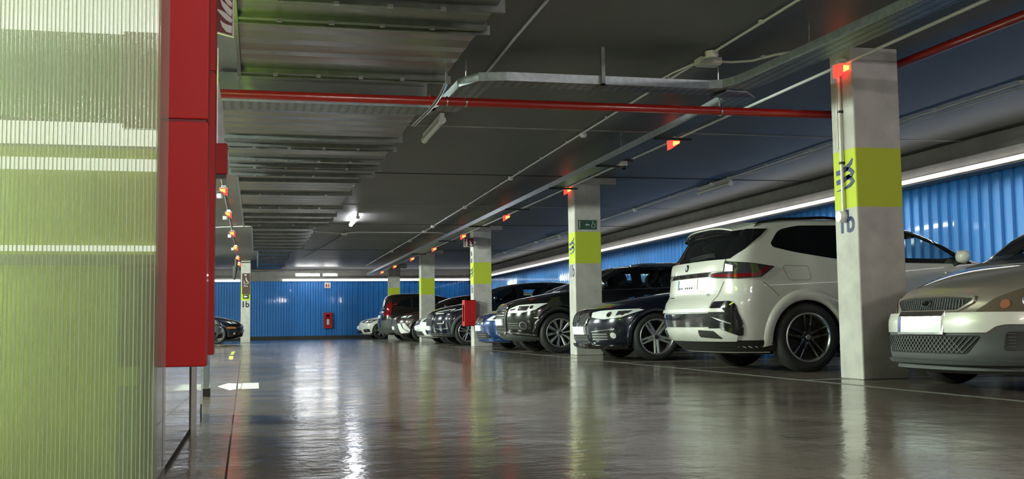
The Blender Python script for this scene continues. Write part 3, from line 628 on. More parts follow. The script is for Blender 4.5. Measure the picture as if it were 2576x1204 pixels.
# open box: back, top, bottom, far side, near side and a front with the slot facing the aisle
MB().box(4.50, 4.74, y0, y0+.008, .455, 1.035).box(4.50, 4.74, y0+.292, y0+.30, .455, 1.035).box(4.50, 4.74, y0, y0+.30, .455, .465).box(4.50, 4.74, y0, y0+.30, 1.025, 1.035).build('casing', M['red'], t)
MB().box(4.49, 4.50, y0, y0+.07, .455, 1.035).box(4.49, 4.50, y0+.23, y0+.30, .455, 1.035).box(4.49, 4.50, y0+.07, y0+.23, .455, .56).box(4.49, 4.50, y0+.07, y0+.23, .93, 1.035).build('door', M['red'], t)
e = thing('fire_extinguisher', 'red fire extinguisher inside the cabinet on the third column', 'extinguisher', (4.62, y0+.15, .47)); extinguisher(e, (4.62, y0+.15, .466), .07, .5)
# far wall cabinet with its sign
t = thing('extinguisher_cabinet', 'red metal extinguisher cabinet hanging on the far blue wall', 'cabinet', (2.73, DF-.3, .43)); y0 = DF-.26
MB().box(2.57, 2.578, y0, DF-.04, .43, 1.04).box(2.882, 2.89, y0, DF-.04, .43, 1.04).box(2.57, 2.89, y0, DF-.04, .43, .44).box(2.57, 2.89, y0, DF-.04, 1.03, 1.04).build('casing', M['red'], t)
MB().box(2.57, 2.66, y0-.01, y0, .43, 1.04).box(2.79, 2.89, y0-.01, y0, .43, 1.04).box(2.66, 2.79, y0-.01, y0, .43, .52).box(2.66, 2.79, y0-.01, y0, .95, 1.04).build('door', M['red'], t)
MB().box(2.66, 2.79, y0+.19, y0+.2, .52, .95).build('backing', M['matt'], t)
e = thing('fire_extinguisher', 'fire extinguisher with white label inside the far wall cabinet', 'extinguisher', (2.73, DF-.15, .44)); extinguisher(e, (2.73, DF-.16, .441), .075, .5)
MB().lathe([(.0765, .12), (.0765, .34)], 'z', 16, (2.73, DF-.16, .441)).build('label_band', M['signw'], e)
t = thing('extinguisher_sign', 'white and red extinguisher sign high on the far blue wall', 'sign', (2.7, DF-.1, 2.1))
MB().box(2.60, 2.84, DF-.10, DF-.045, 2.0, 2.22).build('board', M['signw'], t)
MB().ribbon([(2.78, 2.04), (2.75, 2.10), (2.78, 2.14), (2.75, 2.19)], [.03, .04, .03, .01], lambda u, v, w: (u, w, v), DF-.104, DF-.10).build('flame', M['red'], t)
MB().box(2.65, 2.70, DF-.104, DF-.10, 2.04, 2.16).build('cylinder_symbol', M['red'], t)
# signs on the left pillar
t = thing('direction_sign', 'dark brown sign with white pictograms on the far left pillar', 'sign', (-.35, 37.28, 2.0))
MB().box(-.475, -.235, 37.27, 37.3, 1.60, 2.30).build('board', M['boothbr'], t)
q = lambda u, v, w: (-.475+.24*u, w, 1.60+.70*v)
for pts, w in (([(.30, .93), (.55, .90), (.60, .97)], .05), ([(.58, .80), (.50, .72), (.62, .66), (.72, .58)], .08), ([(.22, .62), (.34, .58), (.24, .54)], .05), ([(.80, .58), (.88, .56)], .06), ([(.2, .50), (.85, .50)], .015), ([(.25, .38), (.42, .42), (.45, .34)], .04), ([(.6, .40), (.75, .36)], .04)):
    MB().ribbon(pts, w, q, 37.262, 37.27).build('pictogram', M['signw'], t)
t = thing('arrow_sign', 'small dark square sign with a white left arrow on the left pillar', 'sign', (-.35, 37.28, 1.5))
MB().box(-.44, -.27, 37.27, 37.3, 1.455, 1.585).build('board', M['dark'], t)
MB().prism([(-.42, 1.52), (-.37, 1.57), (-.37, 1.54), (-.30, 1.54), (-.30, 1.50), (-.37, 1.50), (-.37, 1.47)], 37.262, 37.27, lambda u, v, w: (u, w, v)).build('arrow', M['signw'], t)
t = thing('painted_bay_number', 'black painted bay number 1b on the far left pillar', 'painted sign', (-.35, 37.29, 1.3))
text_mb('1b', .27, lambda u, v, w: (-.50+u, 37.3-w, 1.17+v), .0, .004, .008).build('characters', M['dark'], t)
# ------------------------------------------------------------------ cars (metres; x runs from the nose back)
def pchip(xs, ys):
    n = len(xs); h = [xs[i+1]-xs[i] for i in range(n-1)]; d = [(ys[i+1]-ys[i])/h[i] for i in range(n-1)]
    m = [0]*n; m[0], m[-1] = d[0], d[-1]
    for i in range(1, n-1):
        if d[i-1]*d[i] > 0:
            w1, w2 = 2*h[i]+h[i-1], h[i]+2*h[i-1]; m[i] = (w1+w2)/(w1/d[i-1]+w2/d[i])
    def f(x):
        if x <= xs[0]: return ys[0]
        if x >= xs[-1]: return ys[-1]
        i = 0
        while x > xs[i+1]: i += 1
        t = (x-xs[i])/h[i]; t2, t3 = t*t, t*t*t
        return ys[i]*(2*t3-3*t2+1)+h[i]*m[i]*(t3-2*t2+t)+ys[i+1]*(-2*t3+3*t2)+h[i]*m[i+1]*(t3-t2)
    return f
def inside(p, poly):
    x, y = p; r = False; n = len(poly)
    for i in range(n):
        x1, y1 = poly[i]; x2, y2 = poly[(i+1) % n]
        if (y1 > y) != (y2 > y) and x < (x2-x1)*(y-y1)/(y2-y1)+x1: r = not r
    return r
def rounded(poly, r, k=4):
    """round the corners of a polygon"""
    out = []; n = len(poly)
    for i in range(n):
        p0, p, p1 = Vector(poly[i-1]), Vector(poly[i]), Vector(poly[(i+1) % n])
        a, b = p0-p, p1-p; q = min(r, a.length*.45, b.length*.45)
        A, B = p+a.normalized()*q, p+b.normalized()*q
        for j in range(k+1):
            t = j/k; c = A*(1-t)**2+p*2*t*(1-t)+B*t*t; out.append((c.x, c.y))
    return out
def inset(poly, d):
    n = len(poly); A = sum(poly[i][0]*poly[(i+1) % n][1]-poly[(i+1) % n][0]*poly[i][1] for i in range(n)); s = 1 if A > 0 else -1
    out = []
    for i in range(n):
        p0, p, p1 = Vector(poly[i-1]), Vector(poly[i]), Vector(poly[(i+1) % n])
        a, b = (p-p0), (p1-p)
        a = a.normalized() if a.length > 1e-6 else Vector((0, 0)); b = b.normalized() if b.length > 1e-6 else a
        n1, n2 = Vector((-a.y, a.x))*s, Vector((-b.y, b.x))*s; m = (n1+n2)
        m = m.normalized() if m.length > 1e-6 else n1
        q = p+m*d/max(.45, m.dot(n1)); out.append((q.x, q.y))
    return out
class Car:
    NN = 2.7
    def __init__(s, root, rows, L, wheels, R, arch, pnt, under='black', fine=True, arch_mat=None, arch_w=.055, keepz=0):
        s.root, s.L, s.wheels, s.R, s.arch, s.pnt, s.fine = root, L, wheels, R, arch, pnt, fine
        zs = [r[0] for r in rows]; s.z0, s.z1 = zs[0], zs[-1]
        s.F = [pchip(zs, [r[k] for r in rows]) for k in range(1, 6)]
        s.cuts = []; s.rows = rows; s.arch_mat = arch_mat; s.arch_w = arch_w; s.under = under
    def at(s, z): return [f(z) for f in s.F]
    def y(s, x, z):
        xf, xr, w, Lf, Lr = s.at(z); N = s.NN
        if x < xf+Lf: t = min(1, max(0, (xf+Lf-x)/Lf)); return w*(1-t**N)**(1/N)
        if x > xr-Lr: t = min(1, max(0, (x-xr+Lr)/Lr)); return w*(1-t**N)**(1/N)
        return w
    def side(s, sg=-1): return lambda u, v: Vector((u, sg*s.y(u, v), v))
    def front(s, u, v):
        xf, xr, w, Lf, Lr = s.at(v); t = min(1, abs(u)/w); return Vector((xf+Lf*(1-(1-t**s.NN)**(1/s.NN)), u, v))
    def rear(s, u, v):
        xf, xr, w, Lf, Lr = s.at(v); t = min(1, abs(u)/w); return Vector((xr-Lr*(1-(1-t**s.NN)**(1/s.NN)), u, v))
    def arc(s, end):
        cache = {}
        def f(u, v):
            key = round(v, 3)
            if key not in cache:
                xf, xr, w, Lf, Lr = s.at(v); N = s.NN; pts = []
                Lq = Lf if end == 'f' else Lr
                for i in range(41):
                    a = math.pi/2*i/40; pts.append((Lq*(1-math.cos(a)**(2/N)), w*math.sin(a)**(2/N)))
                pts.append((Lq+3, w)); cum = [0]
                for i in range(1, len(pts)): cum.append(cum[-1]+math.hypot(pts[i][0]-pts[i-1][0], pts[i][1]-pts[i-1][1]))
                cache[key] = (xf, xr, pts, cum)
            xf, xr, pts, cum = cache[key]; q = abs(u); i = 0
            while i < len(cum)-2 and q > cum[i+1]: i += 1
            t = (q-cum[i])/(cum[i+1]-cum[i] or 1); x = pts[i][0]+t*(pts[i+1][0]-pts[i][0]); y = pts[i][1]+t*(pts[i+1][1]-pts[i][1])
            return Vector((xf+x if end == 'f' else xr-x, math.copysign(y, u) if u else 0, v))
        return f
    def patch(s, name, f, poly, m, out=.004, sp=None, hole=None, parent=None, label=None, rnd=0, depth=.012):
        """a panel that lies on the skin, cut to a 2-D outline"""
        sp = sp or (.035 if s.fine else .06)
        if rnd: poly = rounded(poly, rnd)
        def dens(P):
            o = []
            for i in range(len(P)):
                a, b = Vector(P[i]), Vector(P[(i+1) % len(P)]); n = max(1, int((b-a).length/sp))
                for j in range(n): o.append(a.lerp(b, j/n))
            return o
        B = dens(poly); H = dens(hole) if hole else []
        xs = [p.x for p in B]; zs = [p.y for p in B]; pts = list(B)+list(H)
        bp = [tuple(p) for p in B]; hp = [tuple(p) for p in H]
        x = min(xs)+sp*.37
        while x < max(xs):
            z = min(zs)+sp*.41
            while z < max(zs):
                if inside((x, z), bp) and not (H and inside((x, z), hp)):
                    if min((x-p.x)**2+(z-p.y)**2 for p in pts[:len(B)+len(H)]) > (sp*.45)**2: pts.append(Vector((x, z)))
                z += sp
            x += sp
        fc = [list(range(len(B)))]
        ed = [(len(B)+i, len(B)+(i+1) % len(H)) for i in range(len(H))]
        r = geometry.delaunay_2d_cdt(pts, ed, fc, 1, 1e-5)
        V2, T = r[0], r[2]
        if H: T = [t for t in T if not inside((sum(V2[i].x for i in t)/3, sum(V2[i].y for i in t)/3), hp)]
        T = [t for t in T if inside((sum(V2[i].x for i in t)/3, sum(V2[i].y for i in t)/3), bp)]
        ctr = Vector((s.L/2, 0, .7)); P0, N0 = [], []
        for v in V2:
            p = f(v.x, v.y); e = .004
            a, b = f(v.x+e, v.y)-f(v.x-e, v.y), f(v.x, v.y+e)-f(v.x, v.y-e); n = a.cross(b)
            n = n.normalized() if n.length > 1e-9 else (p-ctr).normalized()
            if n.dot(Vector((p.x-ctr.x, p.y*2.5, (p.z-ctr.z)))) < 0: n = -n
            P0.append(p); N0.append(n)
        n = len(V2); Vt = [p+q*out for p, q in zip(P0, N0)]+[p-q*depth for p, q in zip(P0, N0)]
        cnt = {}
        for t in T:
            for i in range(3):
                k = (t[i], t[(i+1) % 3]); cnt[k] = cnt.get(k, 0)+1
        F_ = [tuple(t) for t in T]
        for (a, b) in cnt:
            if (b, a) not in cnt: F_.append((b, a, n+a, n+b))
        mb = MB(); mb.add(Vt, F_)
        return mb.build(name, m, parent or s.root, k=1, smooth=True, label=label, angle=35)
    def levels(s):
        out = []; z = s.z0; zr = s.z1-.12
        while z < s.z1:
            out.append(z); sl = abs(s.F[0](z+.01)-s.F[0](z))/.01; sr = abs(s.F[1](z+.01)-s.F[1](z))/.01; sw = abs(s.F[2](z+.004)-s.F[2](z))/.004
            dz = min(.032, .05/max(1, sl, sr), .03/max(.8, sw)) if s.fine else min(.05, .09/max(1, sl, sr), .05/max(.8, sw))
            z += max(.0022, dz)
        return out+[s.z1]
    def build(s):
        q, mm = (22, 96) if s.fine else (12, 50); N = s.NN; lv = s.levels(); V = []
        for z in lv:
            xf, xr, w, Lf, Lr = s.at(z); half = []
            for i in range(q+1): a = math.pi/2*i/q; half.append((xf+Lf*(1-math.cos(a)**(2/N)), w*math.sin(a)**(2/N)))
            for i in range(1, mm): half.append((xf+Lf+(xr-Lr-xf-Lf)*i/mm, w))
            for i in range(q+1): a = math.pi/2*(1-i/q); half.append((xr-Lr*(1-math.cos(a)**(2/N)), w*math.sin(a)**(2/N)))
            ring = [(x, -y, z) for x, y in half]+[(x, y, z) for x, y in reversed(half[1:-1])]
            V += ring; n = len(ring)
        F_, C = [], []
        def gone(c, pts):
            if any(abs(c[0]-wx) < s.arch+.02 and (c[0]-wx)**2+(c[2]-s.R)**2 < s.arch**2 for wx in s.wheels) and abs(c[1]) > .5: return True
            for poly, mode in s.cuts:
                if mode == 'side' and all(inside((p[0], p[2]), poly) for p in pts): return True
                if mode == 'front' and c[0] < s.L*.5 and all(inside((p[1], p[2]), poly) for p in pts): return True
            return False
        for j in range(len(lv)-1):
            for i in range(n):
                f = (j*n+i, j*n+(i+1) % n, (j+1)*n+(i+1) % n, (j+1)*n+i); pts = [V[k] for k in f]
                c = [sum(p[k] for p in pts)/4 for k in range(3)]
                if not gone(c, pts): F_.append(f)
        F_.append(tuple(range((len(lv)-1)*n, len(lv)*n)))
        mb = MB(); mb.add(V, F_); body = mb.build('body', s.pnt, s.root, k=1, smooth=True, angle=55)
        # floor pan, wheel wells
        z = s.z0; xf, xr, w, Lf, Lr = s.at(z+.02); a = s.arch+.01
        mb = MB().box(xf+.25, xr-.2, -.60, .60, z-.02, z+.02)
        xs = [xf+Lf*.7] + sum([[wx-a, wx+a] for wx in s.wheels], []) + [xr-Lr*.7]
        for i in range(0, len(xs), 2):
            if xs[i+1] > xs[i]: mb.box(xs[i], xs[i+1], -w+.04, w-.04, z-.02, z+.02)
        mb.build('underbody', M['matt'], s.root, k=1)
        for wx in s.wheels:
            for sg in (-1, 1):
                mb = MB(); m_ = 20; A = []
                yo = s.y(wx, .6)-.004; yi = .56
                for k in range(m_+1):
                    t = math.pi*(-.12+1.24*k/m_); A.append((wx+s.arch*math.cos(t), s.R+s.arch*math.sin(t)))
                mb.add([(x, sg*min(yo, s.y(x, max(zz, s.z0))-.004), zz) for x, zz in A]+[(x, sg*yi, zz) for x, zz in A], [(k, k+1, m_+2+k, m_+1+k) for k in range(m_)]+[tuple(range(m_+1, 2*m_+2))])
                mb.build('wheel_well', M['matt'], s.root, k=1)
                # arch lip following the skin
                mb = MB(); rr = [s.arch-.045, s.arch-.03, s.arch, s.arch+s.arch_w*.8, s.arch+s.arch_w]; Vv = []
                for k in range(31):
                    t = math.pi*(-.06+1.12*k/30)
                    for j, r_ in enumerate(rr):
                        x, zz = wx+r_*math.cos(t), max(s.R+r_*math.sin(t), s.z0+.01); yy = s.y(x, zz)
                        Vv.append((x, sg*(yy+[-.03, .006, .012, .012, -.004][j]), zz))
                mb.add(Vv, [(k*5+j, k*5+j+1, k*5+j+6, k*5+j+5) for k in range(30) for j in range(4)])
                mb.build('wheel_arch', s.arch_mat or s.pnt, s.root, k=1, smooth=True, angle=60)
        return body
    def window(s, poly, sg, clear=False, rnd=.05, frame=.05, mode='side', trim=None):
        f = s.side(sg) if mode == 'side' else (s.front if mode == 'front' else s.rear); P = rounded(poly, rnd) if rnd else poly
        if not clear: w = s.patch('window', f, P, M['glassd'], out=.003)
        else:
            I = inset(P, frame)
            w = s.patch('window', f, P, M['gloss'], out=.004, hole=I)
            s.patch('pane', f, inset(P, frame-.006), M['glasst'], out=.001, depth=.003, parent=w)
        if trim: s.patch('window_trim', f, inset(P, -.016), trim, out=.007, hole=inset(P, .003), sp=.05)
        return w
    def cut(s, poly, rnd=.05, mode='side'): s.cuts.append((inset(rounded(poly, rnd), .010), mode))
    def tail_line(s, name, f, pts, w, m, out=.0015):
        L_, R_ = [], []
        for i, p in enumerate(pts):
            a, b = pts[max(i-1, 0)], pts[min(i+1, len(pts)-1)]; dx, dy = b[0]-a[0], b[1]-a[1]; l = math.hypot(dx, dy) or 1
            L_.append((p[0]-dy/l*w/2, p[1]+dx/l*w/2)); R_.append((p[0]+dy/l*w/2, p[1]-dx/l*w/2))
        return s.patch(name, f, L_+R_[::-1], m, out=out, sp=.06, depth=.004)
    def mirror(s, x, z, m, sg=-1, sz=1):
        y = s.y(x+.08, z); mb = MB(); n, k = 12, 8; V = []
        for i in range(k+1):
            t = math.pi*i/k
            for j in range(n):
                a = 2*math.pi*j/n; ca, sa = math.cos(a), math.sin(a)
                V.append((x-.02-.085*sz*math.sin(t)*abs(ca)**.7*math.copysign(1, ca)*(1 if ca < 0 else .35), sg*(y+.125-.095*sz*math.cos(t)), z+.02+.072*sz*math.sin(t)**.6*sa))
        mb.add(V, [(i*n+j, i*n+(j+1) % n, (i+1)*n+(j+1) % n, (i+1)*n+j) for i in range(k) for j in range(n)])
        o = mb.build('door_mirror', m, s.root, k=1, smooth=True)
        MB().tube([(x+.03, sg*(y-.02), z-.07), (x+.005, sg*(y+.07), z-.035)], [.03, .022], 8).build('mirror_foot', M['black'], o, k=1, smooth=True)
def wheel(s, x, sg, R, rim, width, style, y_out):
    """tyre with rim, spokes and centre cap"""
    c = (x, 0, R); q = lambda h: sg*(y_out-h)
    hw = width
    prof = [(rim+.004, .012), (rim+.012, .003), (R-.05, -.006), (R-.02, .004), (R-.004, .024), (R, .045), (R, hw-.045), (R-.02, hw-.004), (R-.05, hw), (rim, hw-.01)]
    o = MB().lathe([(r, q(h)) for r, h in prof], 'y', 48, c).build('wheel', M['rubber'], s.root, k=1, smooth=True, angle=50)
    rm = M['alloyd'] if style == 'thin' else M['alloy']
    MB().lathe([(r, q(h)) for r, h in [(rim+.008, .004), (rim-.004, .0), (rim-.014, .008), (rim-.02, .05), (rim-.03, hw-.03), (rim+.004, hw-.01)]], 'y', 48, c).build('rim', M['alloy'] if s.fine else M['alloyd'], o, k=1, smooth=True, angle=50)
    MB().lathe([(0, q(.115)), (rim-.03, q(.115)), (rim-.03, q(.12))], 'y', 28, c).build('brake_disc', M['matt'], o, k=1)
    mb, edge = MB(), MB()
    def spoke(a0, r0, a1, r1, w0, w1, d0=.030, d1=.006, th=.022, tgt=None):
        p0 = (r0*math.cos(a0), r0*math.sin(a0)); p1 = (r1*math.cos(a1), r1*math.sin(a1)); dx, dz = p1[0]-p0[0], p1[1]-p0[1]; l = math.hypot(dx, dz); nx, nz = -dz/l, dx/l
        Vv = []
        for (px, pz), w, d in ((p0, w0, d0), (p1, w1, d1)):
            for e, dd in ((-.5, d+.004), (-.3, d), (.3, d), (.5, d+.004), (.5, d+th), (-.5, d+th)): Vv.append((x+px+nx*w*e, q(dd), R+pz+nz*w*e))
        (tgt or mb).add(Vv, [(i, (i+1) % 6, 6+(i+1) % 6, 6+i) for i in range(6)]+[(0, 1, 2, 3, 4, 5), (11, 10, 9, 8, 7, 6)])
    ro = rim-.006; T = 2*math.pi
    if style == 'thin':            # five pairs of thin bright-edged spokes that fork like a Y
        for k in range(5):
            a = T*k/5+math.pi/2
            for e in (-1, 1):
                spoke(a+e*.55, .045, a+e*.24, rim*.50, .034, .026, tgt=mb); spoke(a+e*.24, rim*.50, a+e*.17, ro, .026, .022, tgt=mb)
                spoke(a+e*.55, .05, a+e*.24, rim*.50, .011, .010, .024, .018, .006, tgt=edge); spoke(a+e*.24, rim*.50, a+e*.17, ro, .010, .011, .018, .002, .006, tgt=edge)
    elif style == 'double5':
        for k in range(5):
            a = T*k/5-math.pi/2
            for e in (-1, 1): spoke(a+e*.42, .05, a+e*.11, ro, .034, .030)
            spoke(a, .05, a, rim*.55, .05, .03, .036, .03)
    elif style == 'ten':
        for k in range(10):
            a = T*k/10+.1; spoke(a, .05, a+.02, rim*.6, .022, .040); spoke(a+.02, rim*.6, a+.03, ro, .040, .060)
    elif style == 'five':
        for k in range(5):
            a = T*k/5+.4
            for e in (-1, 1): spoke(a+e*.25, .05, a+e*.17, ro, .03, .028)
    so = mb.build('spoke_set', rm, o, k=1)
    if edge.v: edge.build('spoke_edges', M['chrome'], o, k=1)
    MB().lathe([(0, q(.014)), (.034, q(.016)), (.040, q(.03)), (.060, q(.036)), (.062, q(.06))], 'y', 20, c).build('hub', rm, o, k=1, smooth=True)
    MB().lathe([(0, q(.010)), (.026, q(.011)), (.030, q(.018))], 'y', 20, c).build('centre_cap', M['alloy'] if style == 'thin' else M['gloss'], o, k=1, smooth=True)
def all_wheels(s, rim, width, style, tuck=.02):
    for wx in s.wheels:
        for sg in (-1, 1): wheel(s, wx, sg, s.R, rim, width, style, s.y(wx, s.R+s.arch*.5)-tuck)
def place(root, x, y, flip=False):
    root.rotation_euler = (0, 0, math.pi if flip else 0)
    root.location = (x, y, 0)
def plate(s, f, y0, y1, z0, z1, out=.02, label=None):
    pl = s.patch('number_plate', f, [(y0, z0), (y1, z0), (y1, z1), (y0, z1)], M['plate'], out=out, depth=.002, label=label)
    return pl
def seats(s, xs, z, hw=.36, dx=.0):
    for x in xs:
        for y in (-hw, hw):
            o = MB().lathe([(0, -.10), (.13, -.09), (.15, 0), (.13, .09), (0, .10)], 'y', 14, (x, y, z+.13)).build('headrest', M['seat'], s.root, k=1, smooth=True)
            MB().add([(x-.09, y-.24, z-.6), (x+.06, y-.24, z-.6), (x+.14, y-.20, z+.02), (x+.03, y-.20, z+.02), (x-.09, y+.24, z-.6), (x+.06, y+.24, z-.6), (x+.14, y+.20, z+.02), (x+.03, y+.20, z+.02)],
                     [(0, 1, 2, 3), (7, 6, 5, 4), (0, 4, 5, 1), (1, 5, 6, 2), (2, 6, 7, 3), (3, 7, 4, 0)]).build('seat_back', M['seat'], s.root, k=1, bevel=.03)
def cabin(s, x0, x1, z, w):
    MB().box(x0, x1, -w, w, z-.03, z).build('cabin_floor', M['matt'], s.root, k=1)
def band(f, u0, u1, z0, z1): return [(u0, z0), (u1, z0), (u1, z1), (u0, z1)]
mir = lambda P: [(-u, v) for u, v in P][::-1]
def both(P): return (P, mir(P))
PW = paint('white_paint', (.53, .525, .49), .0, .28); PN = paint('navy_car_paint', (.006, .009, .022), .3, .22); PB = paint('black_car_paint', (.008, .008, .009), .3, .2)
PS = paint('champagne_silver', (.36, .315, .27), .55, .33); PD = paint('dark_grey_brown_paint', (.016, .014, .013), .4, .3); PBL = paint('blue_car_paint', (.01, .045, .16), .4, .25)
PW2 = paint('far_white_paint', (.70, .71, .70), 0, .3); PBR = paint('brown_black_paint', (.030, .018, .018), .4, .3); PG = paint('silver_car_paint', (.30, .31, .32), .6, .3)
# ---- white compact SUV, rear towards the aisle
def suv_white():
    t = thing('car', 'white SUV parked with its rear to the aisle between the two nearest columns', 'car')
    rows = [(.20, .18, 4.28, .80, .6, .5), (.30, .08, 4.40, .875, .62, .5), (.42, .03, 4.49, .905, .62, .5), (.60, 0, 4.50, .920, .62, .46), (.72, .02, 4.47, .922, .6, .42), (.80, .05, 4.42, .918, .6, .40), (.90, .10, 4.41, .912, .58, .40),
            (.98, .28, 4.40, .900, .55, .40), (1.05, .68, 4.39, .888, .5, .40), (1.10, 1.05, 4.38, .875, .45, .36), (1.15, 1.27, 4.36, .855, .42, .32), (1.25, 1.46, 4.29, .82, .42, .30), (1.40, 1.78, 4.20, .755, .42, .28), (1.48, 1.99, 4.13, .71, .42, .30),
            (1.54, 2.22, 4.04, .655, .5, .45), (1.58, 2.45, 3.8, .59, .5, .6), (1.605, 2.7, 3.5, .45, .4, .4), (1.613, 2.9, 3.3, .22, .19, .19)]
    s = Car(t, rows, 4.5, (.84, 3.47), .352, .425, PW, fine=True, arch_w=.075)
    front_win = [(1.50, 1.10), (2.36, 1.115), (2.36, 1.51), (2.16, 1.49), (1.86, 1.36)]
    wsc = [(-.70, 1.15), (.70, 1.15), (.58, 1.48), (-.58, 1.48)]
    rear_win = [(2.44, 1.12), (3.10, 1.155), (3.55, 1.225), (3.79, 1.28), (3.81, 1.32), (3.69, 1.465), (3.45, 1.515), (2.44, 1.525)]
    s.cut(front_win); s.cut(wsc, .06, 'front')
    s.build()
    s.window(wsc, 1, clear=True, rnd=.06, mode='front')
    for sg in (-1, 1):
        s.window(front_win, sg, clear=True, rnd=.04); s.window(rear_win, sg, rnd=.07)
        s.patch('window_trim', s.side(sg), [(2.355, 1.11), (2.445, 1.11), (2.445, 1.53), (2.355, 1.53)], M['gloss'], out=.006)
        # shut lines, fuel flap, handles
        for pts in ([(3.10, 1.15), (3.08, 1.0), (3.00, .85), (2.96, .72)], [(2.42, 1.10), (2.41, .60), (2.43, .35)], [(1.50, 1.05), (1.46, .80), (1.50, .40)], [(3.96, .92), (3.86, .84), (3.79, .77)]):
            s.tail_line('panel_gap', s.side(sg), pts, .0055, M['gap'])
        for x in (1.66, 2.56): s.patch('door_handle', s.side(sg), rounded([(x, .985), (x+.20, .99), (x+.20, 1.015), (x, 1.01)], .01), PW, out=.028)
    P = rounded([(3.46, 1.085), (3.71, 1.09), (3.73, 1.06), (3.68, .95), (3.65, .935), (3.44, .935), (3.42, .96), (3.44, 1.07)], .02)
    s.patch('fuel_flap', s.side(1), P, M['gap'], out=.0015, sp=.08, hole=inset(P, .004), depth=.004)
    arr = s.arc('r')
    # rear screen with black side fillets, spoiler, light units
    s.patch('rear_window', s.rear, rounded([(-.66, 1.155), (.66, 1.155), (.60, 1.44), (-.60, 1.44)], .04), M['glassd'], out=.004)
    s.patch('window_header', s.rear, [(-.58, 1.43), (.58, 1.43), (.60, 1.545), (-.60, 1.545)], M['gloss'], out=.005)
    for sg in (-1, 1):
        P = [(sg*.66, 1.155), (sg*.76, 1.165), (sg*.84, 1.26), (sg*.91, 1.40), (sg*.90, 1.475), (sg*.58, 1.475), (sg*.60, 1.44)]
        s.patch('side_fillet', arr, P if sg < 0 else P, M['gloss'], out=.006)
        P = [(sg*.50, .98), (sg*.66, .965), (sg*.90, .952), (sg*1.13, .965), (sg*1.26, 1.075), (sg*1.02, 1.11), (sg*.72, 1.135), (sg*.725, 1.03), (sg*.50, 1.015)]
        l = s.patch('tail_lamp', arr, P, M['lampd'], out=.014)
        s.patch('red_lens', arr, [(sg*.55, .985), (sg*.90, .966), (sg*1.10, .975), (sg*1.21, 1.075), (sg*1.17, 1.08), (sg*1.05, 1.005), (sg*.80, 1.0), (sg*.55, 1.008)], M['lampr'], out=.018, parent=l)
        s.patch('clear_lens', arr, [(sg*.735, 1.03), (sg*.83, 1.03), (sg*.82, 1.09), (sg*.735, 1.11)], M['lampw'], out=.018, parent=l)
        # black corner inserts with a bright blade
        P = rounded([(sg*.60, .44), (sg*.62, .62), (sg*.66, .725), (sg*.88, .73), (sg*.94, .69), (sg*1.01, .50), (sg*.98, .38), (sg*.74, .38)], .03)
        c_ = s.patch('bumper_corner', arr, P, M['gloss'], out=.008)
        s.patch('blade', arr, [(sg*.64, .58), (sg*.66, .58), (sg*.88, .51), (sg*.88, .495)], M['steel'], out=.014, parent=c_, sp=.08)
        s.patch('blade', arr, [(sg*.88, .50), (sg*.90, .495), (sg*.91, .66), (sg*.89, .68)], M['alloyd'], out=.014, parent=c_, sp=.08)
        s.patch('exhaust_recess', arr, rounded([(sg*.44, .375), (sg*.75, .36), (sg*.68, .43), (sg*.44, .44)], .02), M['matt'], out=.022)
    s.patch('bumper_band', arr, [(-.66, .47), (.66, .47), (.66, .61), (-.66, .61)], M['gloss'], out=.010)
    s.patch('skid_plate', arr, [(-.86, .33), (.86, .33), (.92, .385), (.74, .455), (-.74, .455), (-.92, .385)], PW, out=.018)
    for y in (-.28, -.12, .12, .28): s.patch('skid_fin', arr, [(y-.02, .345), (y+.035, .345), (y-.015, .425)], M['signgrey'], out=.022, sp=.08)
    s.patch('valance', arr, [(-1.30, .215), (1.30, .215), (1.18, .33), (-1.18, .33)], M['black'], out=.006, sp=.06)
    # tailgate: upper band, lower door, ledge
    s.patch('tailgate_band', arr, [(-.72, 1.035), (.72, 1.035), (.72, 1.15), (-.72, 1.15)], PW, out=.020)
    s.patch('tailgate_shadow', arr, [(-.52, .985), (.52, .985), (.52, 1.032), (-.52, 1.032)], M['gloss'], out=.004)
    s.patch('tailgate', arr, [(-.62, .665), (.62, .665), (.74, .93), (.62, .965), (.48, .985), (-.48, .985), (-.62, .965), (-.74, .93)], PW, out=.010)
    s.tail_line('tailgate_crease', arr, [(-.66, .83), (0, .845), (.66, .83)], .010, M['signgrey'], out=.0125)
    s.patch('bumper_ledge', arr, [(-.84, .62), (.84, .62), (.80, .655), (-.80, .655)], PW, out=.022)
    pl = plate(s, arr, -.23, .29, .865, .975, out=.018, label='white rear plate with a blue end')
    s.patch('plate_band', arr, [(-.23, .868), (-.19, .868), (-.19, .972), (-.23, .972)], M['euro'], out=.022, parent=pl)
    for k in range(7):
        y = .17-k*.055
        if k != 4: s.patch('plate_mark', arr, [(y-.018, .872), (y+.016, .872), (y+.014, .892), (y-.016, .890)], M['dark'], out=.0215, parent=pl, sp=.1)
    b = s.patch('badge', s.rear, [(.036*math.cos(T), 1.093+.036*math.sin(T)) for T in [math.tau*k/20 for k in range(20)]], M['gloss'], out=.030)
    for k in range(4):
        s.patch('badge_quarter', s.rear, [(0, 1.093)]+[(.023*math.cos(a), 1.093+.023*math.sin(a)) for a in [math.pi/2*(k+j/5) for j in range(6)]], M['signw'] if k % 2 else M['euro'], out=.033, parent=b, sp=.1)
    s.patch('emblem', arr, [(-.34, .775), (-.50, .778), (-.50, .79), (-.34, .787)], M['dark'], out=.013, sp=.08, label='small dark lettering strip')
    s.patch('emblem', arr, [(.50, .78), (.56, .78), (.56, .81), (.50, .81)], M['steel'], out=.013, sp=.08)
    s.tail_line('wiper', s.rear, [(-.05, 1.19), (.30, 1.215), (.50, 1.21)], .02, M['black'], out=.02)
    # roof spoiler
    z0 = 1.455
